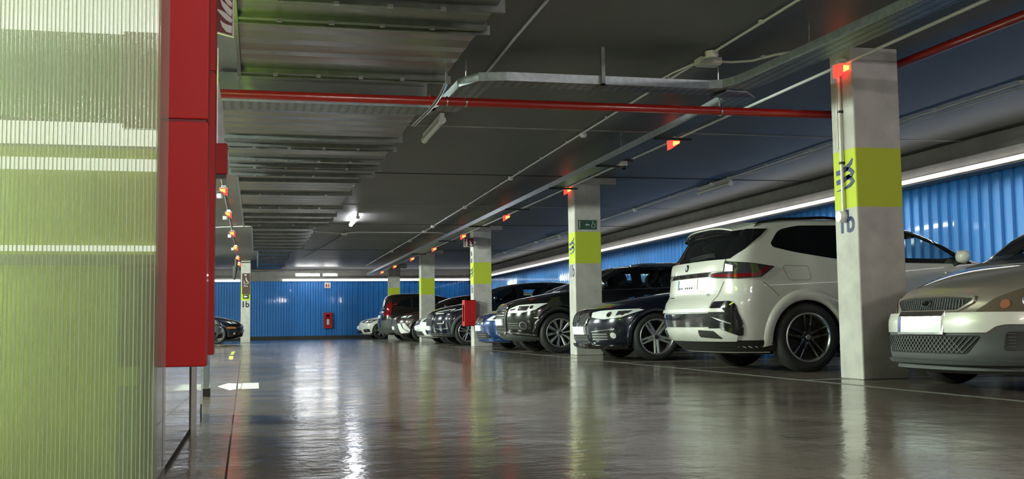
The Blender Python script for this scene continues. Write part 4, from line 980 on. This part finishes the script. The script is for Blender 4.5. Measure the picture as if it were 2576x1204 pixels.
    V, F = [], []; n = 12
    for i in range(n+1):
        y = -.66+1.32*i/n; c = 1-(abs(y)/.70)**3; zt = 1.525+.075*c*.75
        V += [(3.90, y, zt), (4.20-.06*(1-c), y*.93, zt-.062), (4.205-.06*(1-c), y*.93, zt-.075), (3.95, y, zt-.05)]
    for i in range(n):
        for k in range(4): F.append((4*i+k, 4*i+(k+1) % 4, 4*i+4+(k+1) % 4, 4*i+4+k))
    F += [(0, 1, 2, 3), (4*n+3, 4*n+2, 4*n+1, 4*n)]
    MB().add(V, F).build('roof_spoiler', PW, t, k=1, smooth=True, angle=30)
    V, F = [], []
    for i in range(n+1):
        y = -.66+1.32*i/n; c = 1-(abs(y)/.70)**3; zt = 1.525+.075*c*.75
        V += [(3.95, y, zt-.06), (4.20-.06*(1-c), y*.93, zt-.078), (4.225-.06*(1-c), y*.93, zt-.112), (4.12, y, zt-.125), (3.95, y, zt-.11)]
    for i in range(n):
        for k in range(5): F.append((5*i+k, 5*i+(k+1) % 5, 5*i+5+(k+1) % 5, 5*i+5+k))
    F += [(0, 1, 2, 3, 4), (5*n+4, 5*n+3, 5*n+2, 5*n+1, 5*n)]
    MB().add(V, F).build('spoiler_lip', M['gloss'], t, k=1, smooth=True, angle=30)
    for sg in (-1, 1):
        MB().tube([(x, sg*s.y(x, z)*1.0, z+.005+h) for x, z, h in ((2.28, 1.53, .0), (2.5, 1.56, .02), (3.1, 1.575, .03), (3.6, 1.565, .02), (3.85, 1.54, .0))], .016, 8).build('roof_rail', M['gloss'], t, k=1, smooth=True)
        s.mirror(1.70, 1.155, PW, sg)
    cabin(s, 1.3, 4.0, 1.02, .78); seats(s, (2.55, 3.35), 1.22)
    all_wheels(s, .245, .225, 'thin', .012)
    place(t, 8.96, 11.02, True)
suv_white()
# ---- generic helpers for cars parked nose-out
def headlamp(s, P, inner=None, m='lampw', out=.010, bezel=None, eye=None):
    ar = s.arc('f')
    for Q in both(P):
        l = s.patch('headlamp', ar, Q, M[m], out=out)
        if bezel:
            for B in bezel:
                B2 = B if Q is P else mir(B); s.patch('lamp_insert', ar, B2, M['chrome'] if m == 'lampd' else M['lampd'], out=out+.004, parent=l, sp=.06)
        if eye:
            for (u, v, r) in eye:
                uu = u if Q is P else -u; s.patch('lamp_lens', ar, [(uu+r*math.cos(a), v+r*math.sin(a)) for a in [math.tau*k/14 for k in range(14)]], M['chrome'], out=out+.006, parent=l, sp=.06)
def grille_bars(s, P, z0, z1, n, f, m='steel', w=.008, out=.012, half=.3, parent=None):
    for k in range(n):
        z = z0+(z1-z0)*(k+.5)/n; s.patch('grille_bar', f, [(-half, z-w/2), (half, z-w/2), (half, z+w/2), (-half, z+w/2)], M[m], out=out, sp=.12, parent=parent)
# ---- dark navy saloon with twin kidney grilles
def saloon_navy():
    t = thing('car', 'dark navy saloon parked nose to the aisle just before the column with the green sign', 'car')
    rows = [(.17, .20, 4.45, .72, .7, .5), (.22, .04, 4.52, .82, .75, .5), (.32, .02, 4.60, .885, .78, .5), (.50, .0, 4.63, .905, .78, .5), (.62, .03, 4.63, .906, .76, .5), (.70, .10, 4.62, .900, .74, .5), (.77, .26, 4.60, .888, .68, .5), (.83, .50, 4.58, .872, .6, .5),
            (.89, .82, 4.56, .852, .55, .48), (.94, 1.15, 4.54, .83, .5, .46), (.985, 1.52, 4.5, .80, .45, .42), (1.02, 1.68, 4.4, .775, .42, .45), (1.15, 1.92, 4.1, .715, .42, .5), (1.28, 2.16, 3.75, .65, .42, .5), (1.36, 2.40, 3.45, .58, .45, .5), (1.405, 2.68, 3.2, .46, .4, .4), (1.422, 2.9, 3.0, .2, .04, .04)]
    s = Car(t, rows, 4.63, (.85, 3.66), .330, .385, PN, arch_w=.035)
    s.build(); ar = s.arc('f')
    for sg in (-1, 1):
        s.window([(1.75, .995), (3.9, 1.02), (3.65, 1.22), (3.2, 1.34), (2.45, 1.335), (2.1, 1.2)], sg, rnd=.05, trim=M['gloss'])
        s.tail_line('panel_gap', s.side(sg), [(1.30, .90), (1.25, .6), (1.28, .3)], .007, M['matt'])
        s.mirror(1.85, 1.02, PN, sg)
    s.window([(-.68, 1.0), (.68, 1.0), (.52, 1.33), (-.52, 1.33)], 1, mode='front')
    headlamp(s, rounded([(.40, .665), (.44, .60), (.70, .572), (.95, .60), (1.20, .70), (1.10, .712), (.80, .700), (.55, .685)], .015), m='lampw', bezel=[[(.86, .62), (1.02, .655), (1.05, .69), (.86, .68)]], eye=[(.76, .635, .035), (.95, .655, .03)])
    for sg in (-1, 1):
        P = rounded([(sg*.045, .515), (sg*.05, .655), (sg*.33, .665), (sg*.37, .60), (sg*.30, .50), (sg*.10, .495)], .04)
        k = s.patch('kidney_grille', ar, P, M['matt'], out=.006)
        s.patch('grille_frame', ar, inset(P, -.018), M['chrome'], out=.016, hole=inset(P, .006), sp=.06, parent=k)
        for y in (.10, .14, .18, .22, .26, .30): s.patch('grille_bar', ar, [(sg*y, .52), (sg*(y+.008), .52), (sg*(y+.008), .65), (sg*y, .65)], M['alloyd'], out=.010, sp=.2, parent=k)
        v = s.patch('side_intake', ar, rounded([(sg*.42, .275), (sg*.44, .375), (sg*.88, .425), (sg*.92, .37), (sg*.80, .295)], .02), M['matt'], out=.005)
        for z in (.30, .335, .37): s.patch('intake_bar', ar, [(sg*.46, z-.009), (sg*.74, z-.007), (sg*.74, z+.009), (sg*.46, z+.009)], M['alloy'], out=.014, sp=.1, parent=v)
        s.patch('intake_trim', ar, [(sg*.45, .395), (sg*.86, .435), (sg*.87, .448), (sg*.45, .412)], M['chrome'], out=.014, sp=.1, parent=v)
        s.patch('fog_lamp', ar, [(sg*.83+.042*math.cos(a), .355+.042*math.sin(a)) for a in [math.tau*k/16 for k in range(16)]], M['chrome'], out=.016, sp=.05)
    lo = s.patch('lower_intake', ar, rounded([(-.36, .265), (.36, .265), (.33, .36), (-.33, .36)], .02), M['matt'], out=.005)
    for z in (.29, .315, .34): s.patch('intake_bar', ar, [(-.32, z-.004), (.32, z-.004), (.32, z+.004), (-.32, z+.004)], M['steel'], out=.012, sp=.12, parent=lo)
    s.patch('front_lip', ar, [(-.9, .205), (.9, .205), (.95, .23), (.45, .232), (.36, .250), (-.36, .250), (-.45, .232), (-.95, .23)], M['gloss'], out=.045, depth=.02)
    plate(s, ar, -.26, .26, .368, .478, out=.03)
    s.patch('badge', s.front, [(.038*math.cos(a), .705+.02*math.sin(a)) for a in [math.tau*k/16 for k in range(16)]], M['gloss'], out=.006)
    s.patch('bumper_reflection', ar, [(.36, .56), (.42, .60), (.50, .48), (.60, .50), (.50, .455), (.46, .455)], M['chrome'], out=.006, sp=.06, label='chrome patch painting a bright reflection on the bumper under the lamp')  # chrome patch put on as a reflection streak, no real trim
    all_wheels(s, .240, .21, 'double5', .010)
    place(t, 4.52, 15.02)
saloon_navy()
# ---- black SUV with ten-spoke wheels
def suv_black():
    t = thing('car', 'black SUV with ten-spoke wheels and four-ring badge behind the column with the green sign', 'car')
    rows = [(.22, .22, 4.45, .78, .7, .5), (.30, .06, 4.55, .87, .75, .5), (.45, .02, 4.62, .93, .78, .5), (.62, .0, 4.63, .945, .78, .5), (.78, .03, 4.63, .945, .76, .5), (.86, .08, 4.62, .94, .74, .5), (.92, .20, 4.60, .93, .68, .5), (.98, .38, 4.58, .915, .5, .5),
            (1.03, .60, 4.56, .90, .42, .48), (1.08, .86, 4.54, .88, .34, .46), (1.12, 1.10, 4.5, .855, .28, .42), (1.25, 1.38, 4.42, .80, .26, .45), (1.42, 1.76, 4.30, .72, .28, .5), (1.53, 2.05, 4.15, .66, .34, .5), (1.60, 2.55, 3.95, .58, .5, .5), (1.64, 2.9, 3.6, .42, .35, .4), (1.652, 3.1, 3.4, .2, .14, .14)]
    s = Car(t, rows, 4.63, (.90, 3.70), .362, .43, PB, arch_w=.06)
    w1 = [(1.52, 1.135), (2.36, 1.14), (2.36, 1.525), (2.16, 1.51), (1.80, 1.34)]; w2 = [(2.46, 1.14), (3.36, 1.15), (3.36, 1.53), (2.46, 1.53)]; w3 = [(3.44, 1.155), (4.16, 1.24), (4.0, 1.44), (3.44, 1.52)]
    for w in (w1, w2, w3): s.cut(w, .03)
    s.build(); ar = s.arc('f')
    for sg in (-1, 1):
        for w in (w1, w2, w3): s.window(w, sg, clear=True, rnd=.03, frame=.045)
        P = [(1.44, 1.11), (4.25, 1.20), (4.05, 1.48), (3.3, 1.56), (2.12, 1.545), (1.77, 1.37)]
        s.patch('window_trim', s.side(sg), inset(P, -.012), M['steel'], out=.009, hole=inset(P, .002), sp=.06)
        s.mirror(1.72, 1.20, PB, sg, 1.15)
        MB().tube([(x, sg*s.y(x, z), z+.02) for x, z in ((2.35, 1.545), (2.6, 1.58), (3.4, 1.59), (4.05, 1.52))], .018, 8).build('roof_rail', M['steel'], t, k=1, smooth=True)
        s.tail_line('panel_gap', s.side(sg), [(1.45, 1.05), (1.40, .7), (1.42, .35)], .007, M['matt'])
    s.window([(-.74, 1.13), (.74, 1.13), (.58, 1.50), (-.58, 1.50)], 1, mode='front')
    headlamp(s, rounded([(.47, .72), (.50, .79), (.70, .855), (1.22, .89), (1.08, .775), (.85, .725)], .02), m='lampw', bezel=[[(.74, .76), (.92, .765), (.95, .84), (.74, .835)], [(.54, .76), (.68, .78), (.68, .80), (.54, .785)]], eye=[(.99, .82, .03)])
    P = rounded([(-.34, .865), (.34, .865), (.42, .80), (.36, .40), (.24, .345), (-.24, .345), (-.36, .40), (-.42, .80)], .04)
    g = s.patch('radiator_grille', ar, P, M['matt'], out=.006); s.patch('grille_frame', ar, inset(P, -.022), M['chrome'], out=.020, hole=inset(P, .008), sp=.06, parent=g)
    grille_bars(s, P, .38, .85, 10, ar, half=.33, parent=g)
    for k in range(4): s.patch('badge_ring', s.front, [((-.105+.07*k)+.045*math.cos(a), .735+.045*math.sin(a)) for a in [math.tau*j/18 for j in range(18)]], M['chrome'], out=.026, sp=.05, hole=[((-.105+.07*k)+.033*math.cos(a), .735+.033*math.sin(a)) for a in [math.tau*j/18 for j in range(18)]])
    plate(s, ar, -.26, .26, .51, .62, out=.032)
    for sg in (-1, 1):
        v = s.patch('side_intake', ar, rounded([(sg*.47, .43), (sg*.46, .60), (sg*.95, .58), (sg*1.02, .50), (sg*.90, .42)], .03), M['matt'], out=.006)
        for z in (.46, .50, .54): s.patch('intake_bar', ar, [(sg*.49, z-.006), (sg*.76, z-.006), (sg*.76, z+.006), (sg*.49, z+.006)], M['steel'], out=.012, sp=.1, parent=v)
        C_ = [(sg*.86+.062*math.cos(a), .50+.058*math.sin(a)) for a in [math.tau*j/18 for j in range(18)]]
        s.patch('fog_lamp', ar, C_, M['lampd'], out=.014, sp=.05); s.patch('fog_ring', ar, inset(C_, -.012), M['chrome'], out=.02, hole=inset(C_, .004), sp=.05)
        s.patch('reflector', ar, [(sg*1.06, .63), (sg*1.20, .61), (sg*1.14, .65)], M['lampw'], out=.006, sp=.06)
    s.patch('bumper_lip', ar, [(-1.06, .24), (1.06, .24), (1.06, .28), (.4, .34), (-.4, .34), (-1.06, .28)], M['trimgrey'], out=.012)
    s.tail_line('lip_trim', ar, [(-1.04, .325), (-.45, .385), (.45, .385), (1.04, .325)], .016, M['steel'], out=.018)
    cabin(s, 1.4, 4.3, 1.03, .80); seats(s, (2.20, 3.15), 1.20, .38)
    all_wheels(s, .250, .235, 'ten', .012)
    place(t, 4.36, 19.56)
suv_black()
# ---- silver hatchback on the right edge
def hatch_silver():
    t = thing('car', 'champagne silver hatchback with dark lower bumper at the right edge of view', 'car')
    rows = [(.15, .20, 3.75, .70, .7, .5), (.20, .05, 3.85, .80, .8, .5), (.27, .02, 3.88, .825, .8, .5), (.36, .03, 3.9, .835, .8, .45), (.44, .025, 3.91, .838, .8, .45), (.545, .035, 3.91, .840, .8, .45), (.56, .07, 3.91, .838, .8, .45), (.66, .11, 3.91, .836, .78, .45), (.72, .17, 3.9, .83, .75, .45), (.78, .30, 3.89, .82, .7, .42),
            (.84, .48, 3.87, .81, .50, .4), (.90, .70, 3.85, .79, .36, .4), (.935, .86, 3.82, .765, .24, .4), (.97, .98, 3.8, .745, .20, .4), (1.15, 1.24, 3.68, .69, .20, .45), (1.32, 1.58, 3.5, .61, .24, .5), (1.40, 1.86, 3.3, .54, .35, .5), (1.445, 2.2, 3.0, .40, .3, .3), (1.46, 2.4, 2.75, .18, .09, .09)]
    s = Car(t, rows, 3.92, (.80, 3.28), .295, .345, PS, arch_w=.03)
    ws = [(-.66, .965), (.66, .965), (.50, 1.36), (-.50, 1.36)]
    s.cut(ws, .06, 'front')
    w1 = [(1.25, .985), (2.3, 1.0), (2.25, 1.33), (1.85, 1.30)]; w2 = [(2.38, 1.0), (3.3, 1.02), (3.1, 1.28), (2.36, 1.34)]
    s.cut(w1, .03); s.cut(w2, .03)
    s.build(); ar = s.arc('f')
    for sg in (-1, 1):
        s.window(w1, sg, clear=True, rnd=.03, frame=.04); s.window(w2, sg, clear=True, rnd=.03, frame=.04); s.mirror(1.48, 1.0, PS, sg, .9)
    s.window(ws, 1, clear=True, rnd=.06, frame=.05, mode='front')
    s.patch('scuttle', s.front, [(-.68, .925), (.68, .925), (.66, .962), (-.66, .962)], M['black'], out=.006)
    for P in both(rounded([(.47, .562), (.60, .555), (.95, .565), (1.12, .62), (1.12, .72), (1.0, .79), (.86, .775), (.60, .66)], .03)):
        sg = 1 if P[0][0] > 0 else -1
        l = s.patch('headlamp', ar, P, LAMPF, out=.008)
        for u, v, r, m in ((.67, .615, .032, 'ambd'), (.84, .655, .062, 'lensy'), (1.02, .69, .05, 'lensy')):
            c_ = [(sg*u+r*math.cos(a), v+r*math.sin(a)) for a in [math.tau*j/16 for j in range(16)]]
            s.patch('lamp_lens', ar, c_, M[m], out=.013, parent=l, sp=.05)
            if m == 'lensy': s.patch('lamp_ring', ar, inset(c_, -.01), M['steel'], out=.011, hole=inset(c_, .002), sp=.05, parent=l)
    P = rounded([(-.33, .572), (.33, .572), (.44, .64), (.44, .660), (.20, .676), (-.20, .676), (-.44, .660), (-.44, .64)], .02)
    g = s.patch('radiator_grille', s.front, P, M['matt'], out=.004)
    s.patch('grille_frame', s.front, inset(P, -.012), PS, out=.016, hole=inset(P, .004), sp=.06, parent=g)
    for k in range(28):
        y = -.37+k*.0275; h0, h1 = .585+.5*max(0, abs(y)-.33), .662-.06*max(0, abs(y)-.2); s.patch('grille_bar', s.front, [(y, h0), (y+.008, h0), (y+.016, h1), (y+.008, h1)], M['trimgrey'], out=.010, sp=.2, parent=g)
    E = [(.048*math.cos(a), .627+.022*math.sin(a)) for a in [math.tau*j/20 for j in range(20)]]
    b = s.patch('badge', s.front, E, M['gloss'], out=.022, sp=.04); s.patch('badge_rim', s.front, inset(E, -.003), M['chrome'], out=.025, hole=inset(E, .004), sp=.04, parent=b)
    # painted bumper bar, dark lower bumper with mesh
    P = [(-1.02, .478), (-.72, .478), (-.66, .465), (-.60, .425), (.60, .425), (.66, .465), (.72, .478), (1.02, .478), (1.02, .548), (-1.02, .548)]
    s.patch('bumper_bar', ar, P, PS_LIT, out=.020)
    s.patch('lower_bumper', ar, [(-.98, .16), (.98, .16), (1.02, .474), (.74, .474), (.68, .462), (.62, .420), (-.62, .420), (-.68, .462), (-.74, .474), (-1.02, .474)], M['trimgrey'], out=.010)
    P = rounded([(-.46, .275), (.46, .275), (.56, .405), (-.56, .405)], .03)
    g = s.patch('mesh_recess', ar, P, M['matt'], out=.014)
    for sgn in (-1, 1):
        for k in range(-2, 30):
            y = -.60+k*.042; a0, a1 = (y, .283), (y+sgn*.115, .398)
            pts = [a0, (a0[0]+.009, a0[1]), (a1[0]+.009, a1[1]), a1]
            if all(abs(p[0]) < .47+.10*(p[1]-.283)/.115 for p in pts): s.patch('mesh_strand', ar, pts, M['trimgrey'], out=.020, sp=.3, parent=g, depth=.0)
    s.patch('bumper_ledge', ar, [(-.98, .218), (.98, .218), (.98, .238), (-.98, .238)], M['trimgrey'], out=.034)
    s.patch('bumper_ledge', ar, [(-.95, .165), (.95, .165), (.95, .19), (-.95, .19)], M['trimgrey'], out=.034)
    for sg in (-1, 1):
        v = s.patch('fog_recess', ar, rounded([(sg*.70, .30), (sg*.72, .43), (sg*.97, .43), (sg*.97, .31)], .03), M['black'], out=.015)
        for k in range(5): s.patch('recess_bar', ar, [(sg*.73, .325+k*.022), (sg*.94, .325+k*.022), (sg*.94, .331+k*.022), (sg*.73, .331+k*.022)], M['trimgrey'], out=.022, sp=.15, parent=v)
    pl = plate(s, ar, -.26, .26, .425, .537, out=.030, label='white front plate with a blue end')
    s.patch('plate_band', ar, [(.225, .428), (.26, .428), (.26, .534), (.225, .534)], M['euro'], out=.034, parent=pl)
    s.patch('plate_holder', ar, inset([(-.26, .425), (.26, .425), (.26, .537), (-.26, .537)], -.012), M['steel'], out=.031, hole=inset([(-.26, .425), (.26, .425), (.26, .537), (-.26, .537)], .002), sp=.1)
    cabin(s, 1.2, 3.5, .90, .70); seats(s, (1.95, 2.85), 1.06, .33)
    all_wheels(s, .20, .19, 'five', .012)
    return t
M['ambd'] = mat('amber_bulb', (.30, .11, .05), .3, coat=.6); M['lensy'] = mat('hazy_lens', (.42, .40, .34), .25, coat=1.); LAMPF = mat('lamp_yellowed', (.13, .105, .075), .14, coat=1., metal=.2); PS_LIT = paint('champagne_silver_lit', (.60, .59, .53), .1, .34)  # bumper silver paler than the body: reflected side light put into it
place(hatch_silver(), 4.72, 7.08)
# ---- the other parked cars
HATCH = [(.17, .20, 4.05, .76, .7, .45), (.23, .05, 4.15, .85, .72, .45), (.34, .02, 4.22, .885, .74, .45), (.52, .0, 4.25, .895, .74, .45), (.64, .04, 4.25, .895, .72, .42), (.72, .13, 4.24, .888, .68, .42), (.80, .34, 4.22, .875, .6, .4), (.86, .60, 4.2, .86, .5, .4),
         (.91, .88, 4.18, .84, .42, .4), (.95, 1.08, 4.15, .81, .36, .4), (1.10, 1.36, 4.08, .755, .34, .42), (1.25, 1.66, 3.98, .69, .36, .45), (1.36, 1.98, 3.85, .62, .42, .5), (1.42, 2.3, 3.65, .54, .5, .5), (1.455, 2.7, 3.3, .36, .3, .3), (1.465, 2.85, 3.15, .18, .14, .14)]
TALL = [(.22, .20, 4.2, .80, .7, .45), (.30, .06, 4.32, .88, .72, .45), (.45, .02, 4.40, .915, .74, .45), (.64, .0, 4.42, .925, .74, .45), (.78, .04, 4.42, .922, .72, .42), (.87, .12, 4.41, .915, .68, .42), (.95, .30, 4.40, .90, .6, .4), (1.01, .56, 4.38, .885, .5, .4),
        (1.06, .84, 4.36, .87, .42, .4), (1.10, 1.04, 4.33, .845, .36, .4), (1.24, 1.32, 4.26, .79, .34, .42), (1.40, 1.64, 4.16, .72, .36, .45), (1.52, 1.98, 4.02, .655, .42, .5), (1.585, 2.35, 3.85, .58, .5, .5), (1.62, 2.8, 3.5, .40, .3, .3), (1.632, 3.0, 3.3, .2, .14, .14)]
def parked(label, tmpl, pnt, nose_x, yc, flip=False, R=.33, wheels=(.85, 3.45), style='five', face=None, rear=False, clear=False, arch_m=None, kz=1., fine=False):
    t = thing('car', label, 'car'); rows = [(z*kz, *r) for z, *r in tmpl]; L_ = max(r[2] for r in rows)
    s = Car(t, rows, L_, wheels, R, R+.06, pnt, fine=fine, arch_mat=arch_m, arch_w=.05)
    H = rows[-1][0]; zb = H*.68
    f_ = lambda z: s.F[0](z)
    w1 = [(f_(zb+.03)+.42, zb), (2.28, zb+.01), (2.28, H*.925), (2.10, H*.925), (f_(H*.84)+.50, H*.84)]; w2 = [(2.38, zb+.01), (3.30, zb+.02), (3.28, H*.925), (2.38, H*.93)]; w3 = [(3.38, zb+.03), (3.85, zb+.10), (3.70, H*.86), (3.38, H*.915)]
    if clear:
        for w in (w1, w2): s.cut(w, .03)
    s.build(); ar = s.arc('f')
    for sg in (-1, 1):
        s.window(w1, sg, clear=clear, rnd=.03, frame=.045); s.window(w2, sg, clear=clear, rnd=.03, frame=.045); s.window(w3, sg, rnd=.03); s.mirror(f_(zb)+.55, zb+.06, pnt, sg)
    s.window([(-.66, zb+.035), (.66, zb+.035), (.53, H*.925), (-.53, H*.925)], 1, mode='front')
    if clear: cabin(s, 1.3, 3.8, zb-.12, .72); seats(s, (2.3, 3.1), zb+.08)
    if rear:
        s.patch('rear_window', s.rear, rounded([(-.62, zb+.05), (.62, zb+.05), (.52, H*.92), (-.52, H*.92)], .04), M['glassd'])
    if face: face(s, ar)
    all_wheels(s, R-.10, .21, style, .012)
    place(t, nose_x, yc, flip)
    return t
def simple_face(lampz, gz, plz, gw=.55, lm='lampw', fog=True, gm='matt', bars=3, tr='chrome', lamp_s=(.52, 1.12), low=True):
    def f(s, ar):
        a, b = lamp_s
        for Q in both(rounded([(a, lampz-.035), (b-.12, lampz-.05), (b+.04, lampz+.09), (a+.12, lampz+.055)], .02)):
            l = s.patch('headlamp', ar, Q, M[lm], out=.010); sg = 1 if Q[0][0]+Q[1][0] > 0 else -1
            s.patch('lamp_insert', ar, [(sg*(a+.16), lampz-.02), (sg*(b-.16), lampz-.02), (sg*(b-.10), lampz+.05), (sg*(a+.22), lampz+.03)], M['lampd'] if lm == 'lampw' else M['lampw'], out=.014, parent=l)
            s.patch('lamp_lens', ar, [(sg*(b-.22)+.03*math.cos(k), lampz+.01+.03*math.sin(k)) for k in [math.tau*j/12 for j in range(12)]], M['chrome'], out=.018, parent=l, sp=.06)
        P = rounded([(-gw, gz-.05), (gw, gz-.05), (gw*.9, gz+.06), (-gw*.9, gz+.06)], .03)
        g = s.patch('radiator_grille', ar, P, M[gm], out=.006)
        if tr: s.patch('grille_frame', ar, inset(P, -.012), M[tr], out=.012, hole=inset(P, .006), parent=g)
        grille_bars(s, P, gz-.04, gz+.05, bars, ar, half=gw*.85, parent=g)
        if low: s.patch('lower_intake', ar, rounded([(-.62, .24), (.62, .24), (.52, .36), (-.52, .36)], .03), M['matt'], out=.006)
        if fog:
            for sg in (-1, 1):
                v = s.patch('side_intake', ar, rounded([(sg*.72, .27), (sg*.70, .40), (sg*.98, .42), (sg*1.02, .30)], .03), M['matt'], out=.006)
                s.patch('fog_lamp', ar, [(sg*.86+.04*math.cos(k), .345+.04*math.sin(k)) for k in [math.tau*j/12 for j in range(12)]], M['chrome'], out=.012, parent=v)
        plate(s, ar, -.26, .26, plz, plz+.11, out=.028)
    return f
def blue_face(s, ar):
    simple_face(.645, .60, .40, gw=.40, fog=False)(s, ar)
    C_ = [(.062*math.cos(k), .615+.055*math.sin(k)) for k in [math.tau*j/20 for j in range(20)]]
    b = s.patch('badge', ar, C_, M['chrome'], out=.022); s.patch('badge_field', ar, inset(C_, .012), M['steel'], out=.026, parent=b)
    for z in (.27, .315): s.patch('intake_bar', ar, [(-.5, z), (.5, z), (.5, z+.012), (-.5, z+.012)], M['steel'], out=.012)
    s.patch('front_lip', ar, [(-.95, .19), (.95, .19), (1.0, .22), (-1.0, .22)], PBL, out=.05, depth=.02)
def tuc_face(s, ar):
    for Q in both(rounded([(.50, .815), (.60, .845), (1.02, .93), (1.0, .86), (.80, .80), (.55, .79)], .015)):
        l = s.patch('headlamp', ar, Q, M['lampd'], out=.010); sg = 1 if Q[0][0]+Q[1][0] > 0 else -1
        s.patch('light_outline', ar, [(sg*.52, .82), (sg*.62, .85), (sg*1.0, .922), (sg*.985, .87), (sg*1.0, .87), (sg*1.02, .935), (sg*.62, .862), (sg*.52, .832)], M['lampw'], out=.016, parent=l)
        s.patch('lamp_lens', ar, [(sg*.60, .80), (sg*.86, .815), (sg*.86, .832), (sg*.60, .82)], M['lampw'], out=.016, parent=l)
        s.patch('quarter_trim', ar, [(sg*1.06, .87), (sg*1.32, .965), (sg*1.12, .94)], M['lampw'], out=.008)
    P = rounded([(-.44, .80), (.44, .80), (.54, .74), (.40, .52), (-.40, .52), (-.54, .74)], .03)
    g = s.patch('radiator_grille', ar, P, M['matt'], out=.006); s.patch('grille_frame', ar, inset(P, -.018), M['chrome'], out=.016, hole=inset(P, .004), parent=g)
    grille_bars(s, P, .53, .79, 5, ar, half=.40, parent=g)
    for sg in (-1, 1):
        v = s.patch('fog_recess', ar, rounded([(sg*.66, .54), (sg*.68, .62), (sg*.94, .63), (sg*.92, .55)], .02), M['matt'], out=.006)
        s.patch('fog_lamp', ar, [(sg*.70, .56), (sg*.90, .565), (sg*.93, .63), (sg*.90, .63), (sg*.88, .58), (sg*.70, .575)], M['lampw'], out=.014, parent=v)
        s.patch('bumper_blade', ar, [(sg*.56, .475), (sg*.70, .435), (sg*.84, .435), (sg*.96, .46), (sg*1.0, .43), (sg*.84, .415), (sg*.70, .415), (sg*.56, .455)], M['steel'], out=.014)
    for i, (a, b) in enumerate(((-.030, -.008), (.008, .030))): s.patch('badge', ar, [(a, .66), (b, .66), (b+.006, .72), (a+.006, .72)], M['chrome'], out=.02)
    s.patch('bumper_lip', ar, [(-1.05, .23), (1.05, .23), (1.05, .27), (-1.05, .27)], M['trimgrey'], out=.012)
    s.tail_line('lip_trim', ar, [(-1.0, .30), (0, .315), (1.0, .30)], .014, M['steel'], out=.012)
    plate(s, ar, -.26, .26, .40, .51, out=.03)
def chr_face(s, ar):
    simple_face(.80, .70, .40, gw=.50, fog=False, lm='lampd', tr='steel')(s, ar)
    for Q in both([(.66, .28), (.58, .60), (.74, .60), (.80, .44), (1.0, .30)]): s.patch('bumper_wing', ar, Q, PW2, out=.012)
    for Q in both([(.84, .44), (.80, .60), (.90, .62), (1.06, .40), (1.02, .32)]): s.patch('bumper_wing', ar, Q, PW2, out=.014)
    s.patch('bumper_dark', ar, [(-.62, .24), (.62, .24), (.54, .62), (-.54, .62)], M['trimgrey'], out=.009)
def dark_rear(s, ar):
    rr = s.arc('r')
    for sg in (-1, 1):
        s.patch('tail_lamp', rr, rounded([(sg*.74, .86), (sg*1.0, .88), (sg*.98, 1.26), (sg*.80, 1.40), (sg*.76, 1.2)], .02), M['lampr'], out=.012)
        s.patch('bumper_corner', rr, rounded([(sg*.50, .42), (sg*1.12, .42), (sg*1.12, .74), (sg*.55, .72)], .03), M['trimgrey'], out=.035, depth=.03)
    s.patch('bumper_bar', rr, [(-1.1, .30), (1.1, .30), (1.1, .46), (-1.1, .46)], M['trimgrey'], out=.05, depth=.03)
    s.patch('handle_trim', rr, [(-.40, .98), (.40, .98), (.40, 1.03), (-.40, 1.03)], M['chrome'], out=.02)
    plate(s, rr, -.26, .26, .80, .91, out=.02)
    MB().tube([(3.2, 0, 1.60), (3.5, 0, 1.95)], .004, 6).build('aerial', M['black'], s.root, k=1)
parked('blue hatchback with round chrome badge, half hidden behind the black ten-spoke SUV', HATCH, PBL, 4.55, 22.5, R=.32, face=blue_face)
parked('navy SUV with large chrome-edged grille behind the red cabinet on the third column', TALL, PN, 4.40, 28.42, R=.36, wheels=(.92, 3.55), face=tuc_face, clear=True, fine=True, arch_m=M['trimgrey'], kz=1.01)
parked('small white car showing only its nose at the fourth column', HATCH, PW2, 4.50, 31.25, R=.32, face=simple_face(.66, .60, .40, lm='lampd', gw=.42))
parked('brown-black crossover with white bumper wings just beyond the fourth column', TALL, PBR, 4.42, 36.1, R=.35, face=chr_face, kz=.95)
TALLR = TALL[:9]+[(1.10, 1.04, 4.36, .85, .36, .3), (1.24, 1.32, 4.33, .82, .34, .3), (1.40, 1.64, 4.27, .77, .36, .3), (1.52, 1.98, 4.20, .73, .42, .3), (1.60, 2.3, 4.12, .68, .5, .4), (1.66, 2.7, 3.9, .52, .4, .4), (1.675, 2.9, 3.7, .25, .2, .2)]
parked('dark brown SUV parked with its rear to the aisle before the fifth column', TALLR, PD, 8.74, 39.4, True, R=.36, face=dark_rear, rear=True)
parked('white hatchback at the far end of the right-hand row by the blue wall', HATCH, PW2, 4.05, 44.9, R=.32, face=simple_face(.70, .62, .42, lm='lampd', gw=.36), kz=1.02)
def black_face(s, ar):
    simple_face(.68, .60, .36, gw=.45, lm='lampd')(s, ar)
    for Q in both([(.80, .50), (1.15, .50), (1.12, .56), (.84, .56)]): s.patch('turn_lamp', ar, Q, M['lampo'], out=.012)
parked('black hatchback nosing out from the left beside the far pillar', HATCH, PN, -.42, 37.4, True, R=.32, face=black_face)
parked('silver car beside the red cladding, nearer than the black hatchback', HATCH, PG, -.97, 33.4, True, R=.32, face=simple_face(.68, .60, .40))
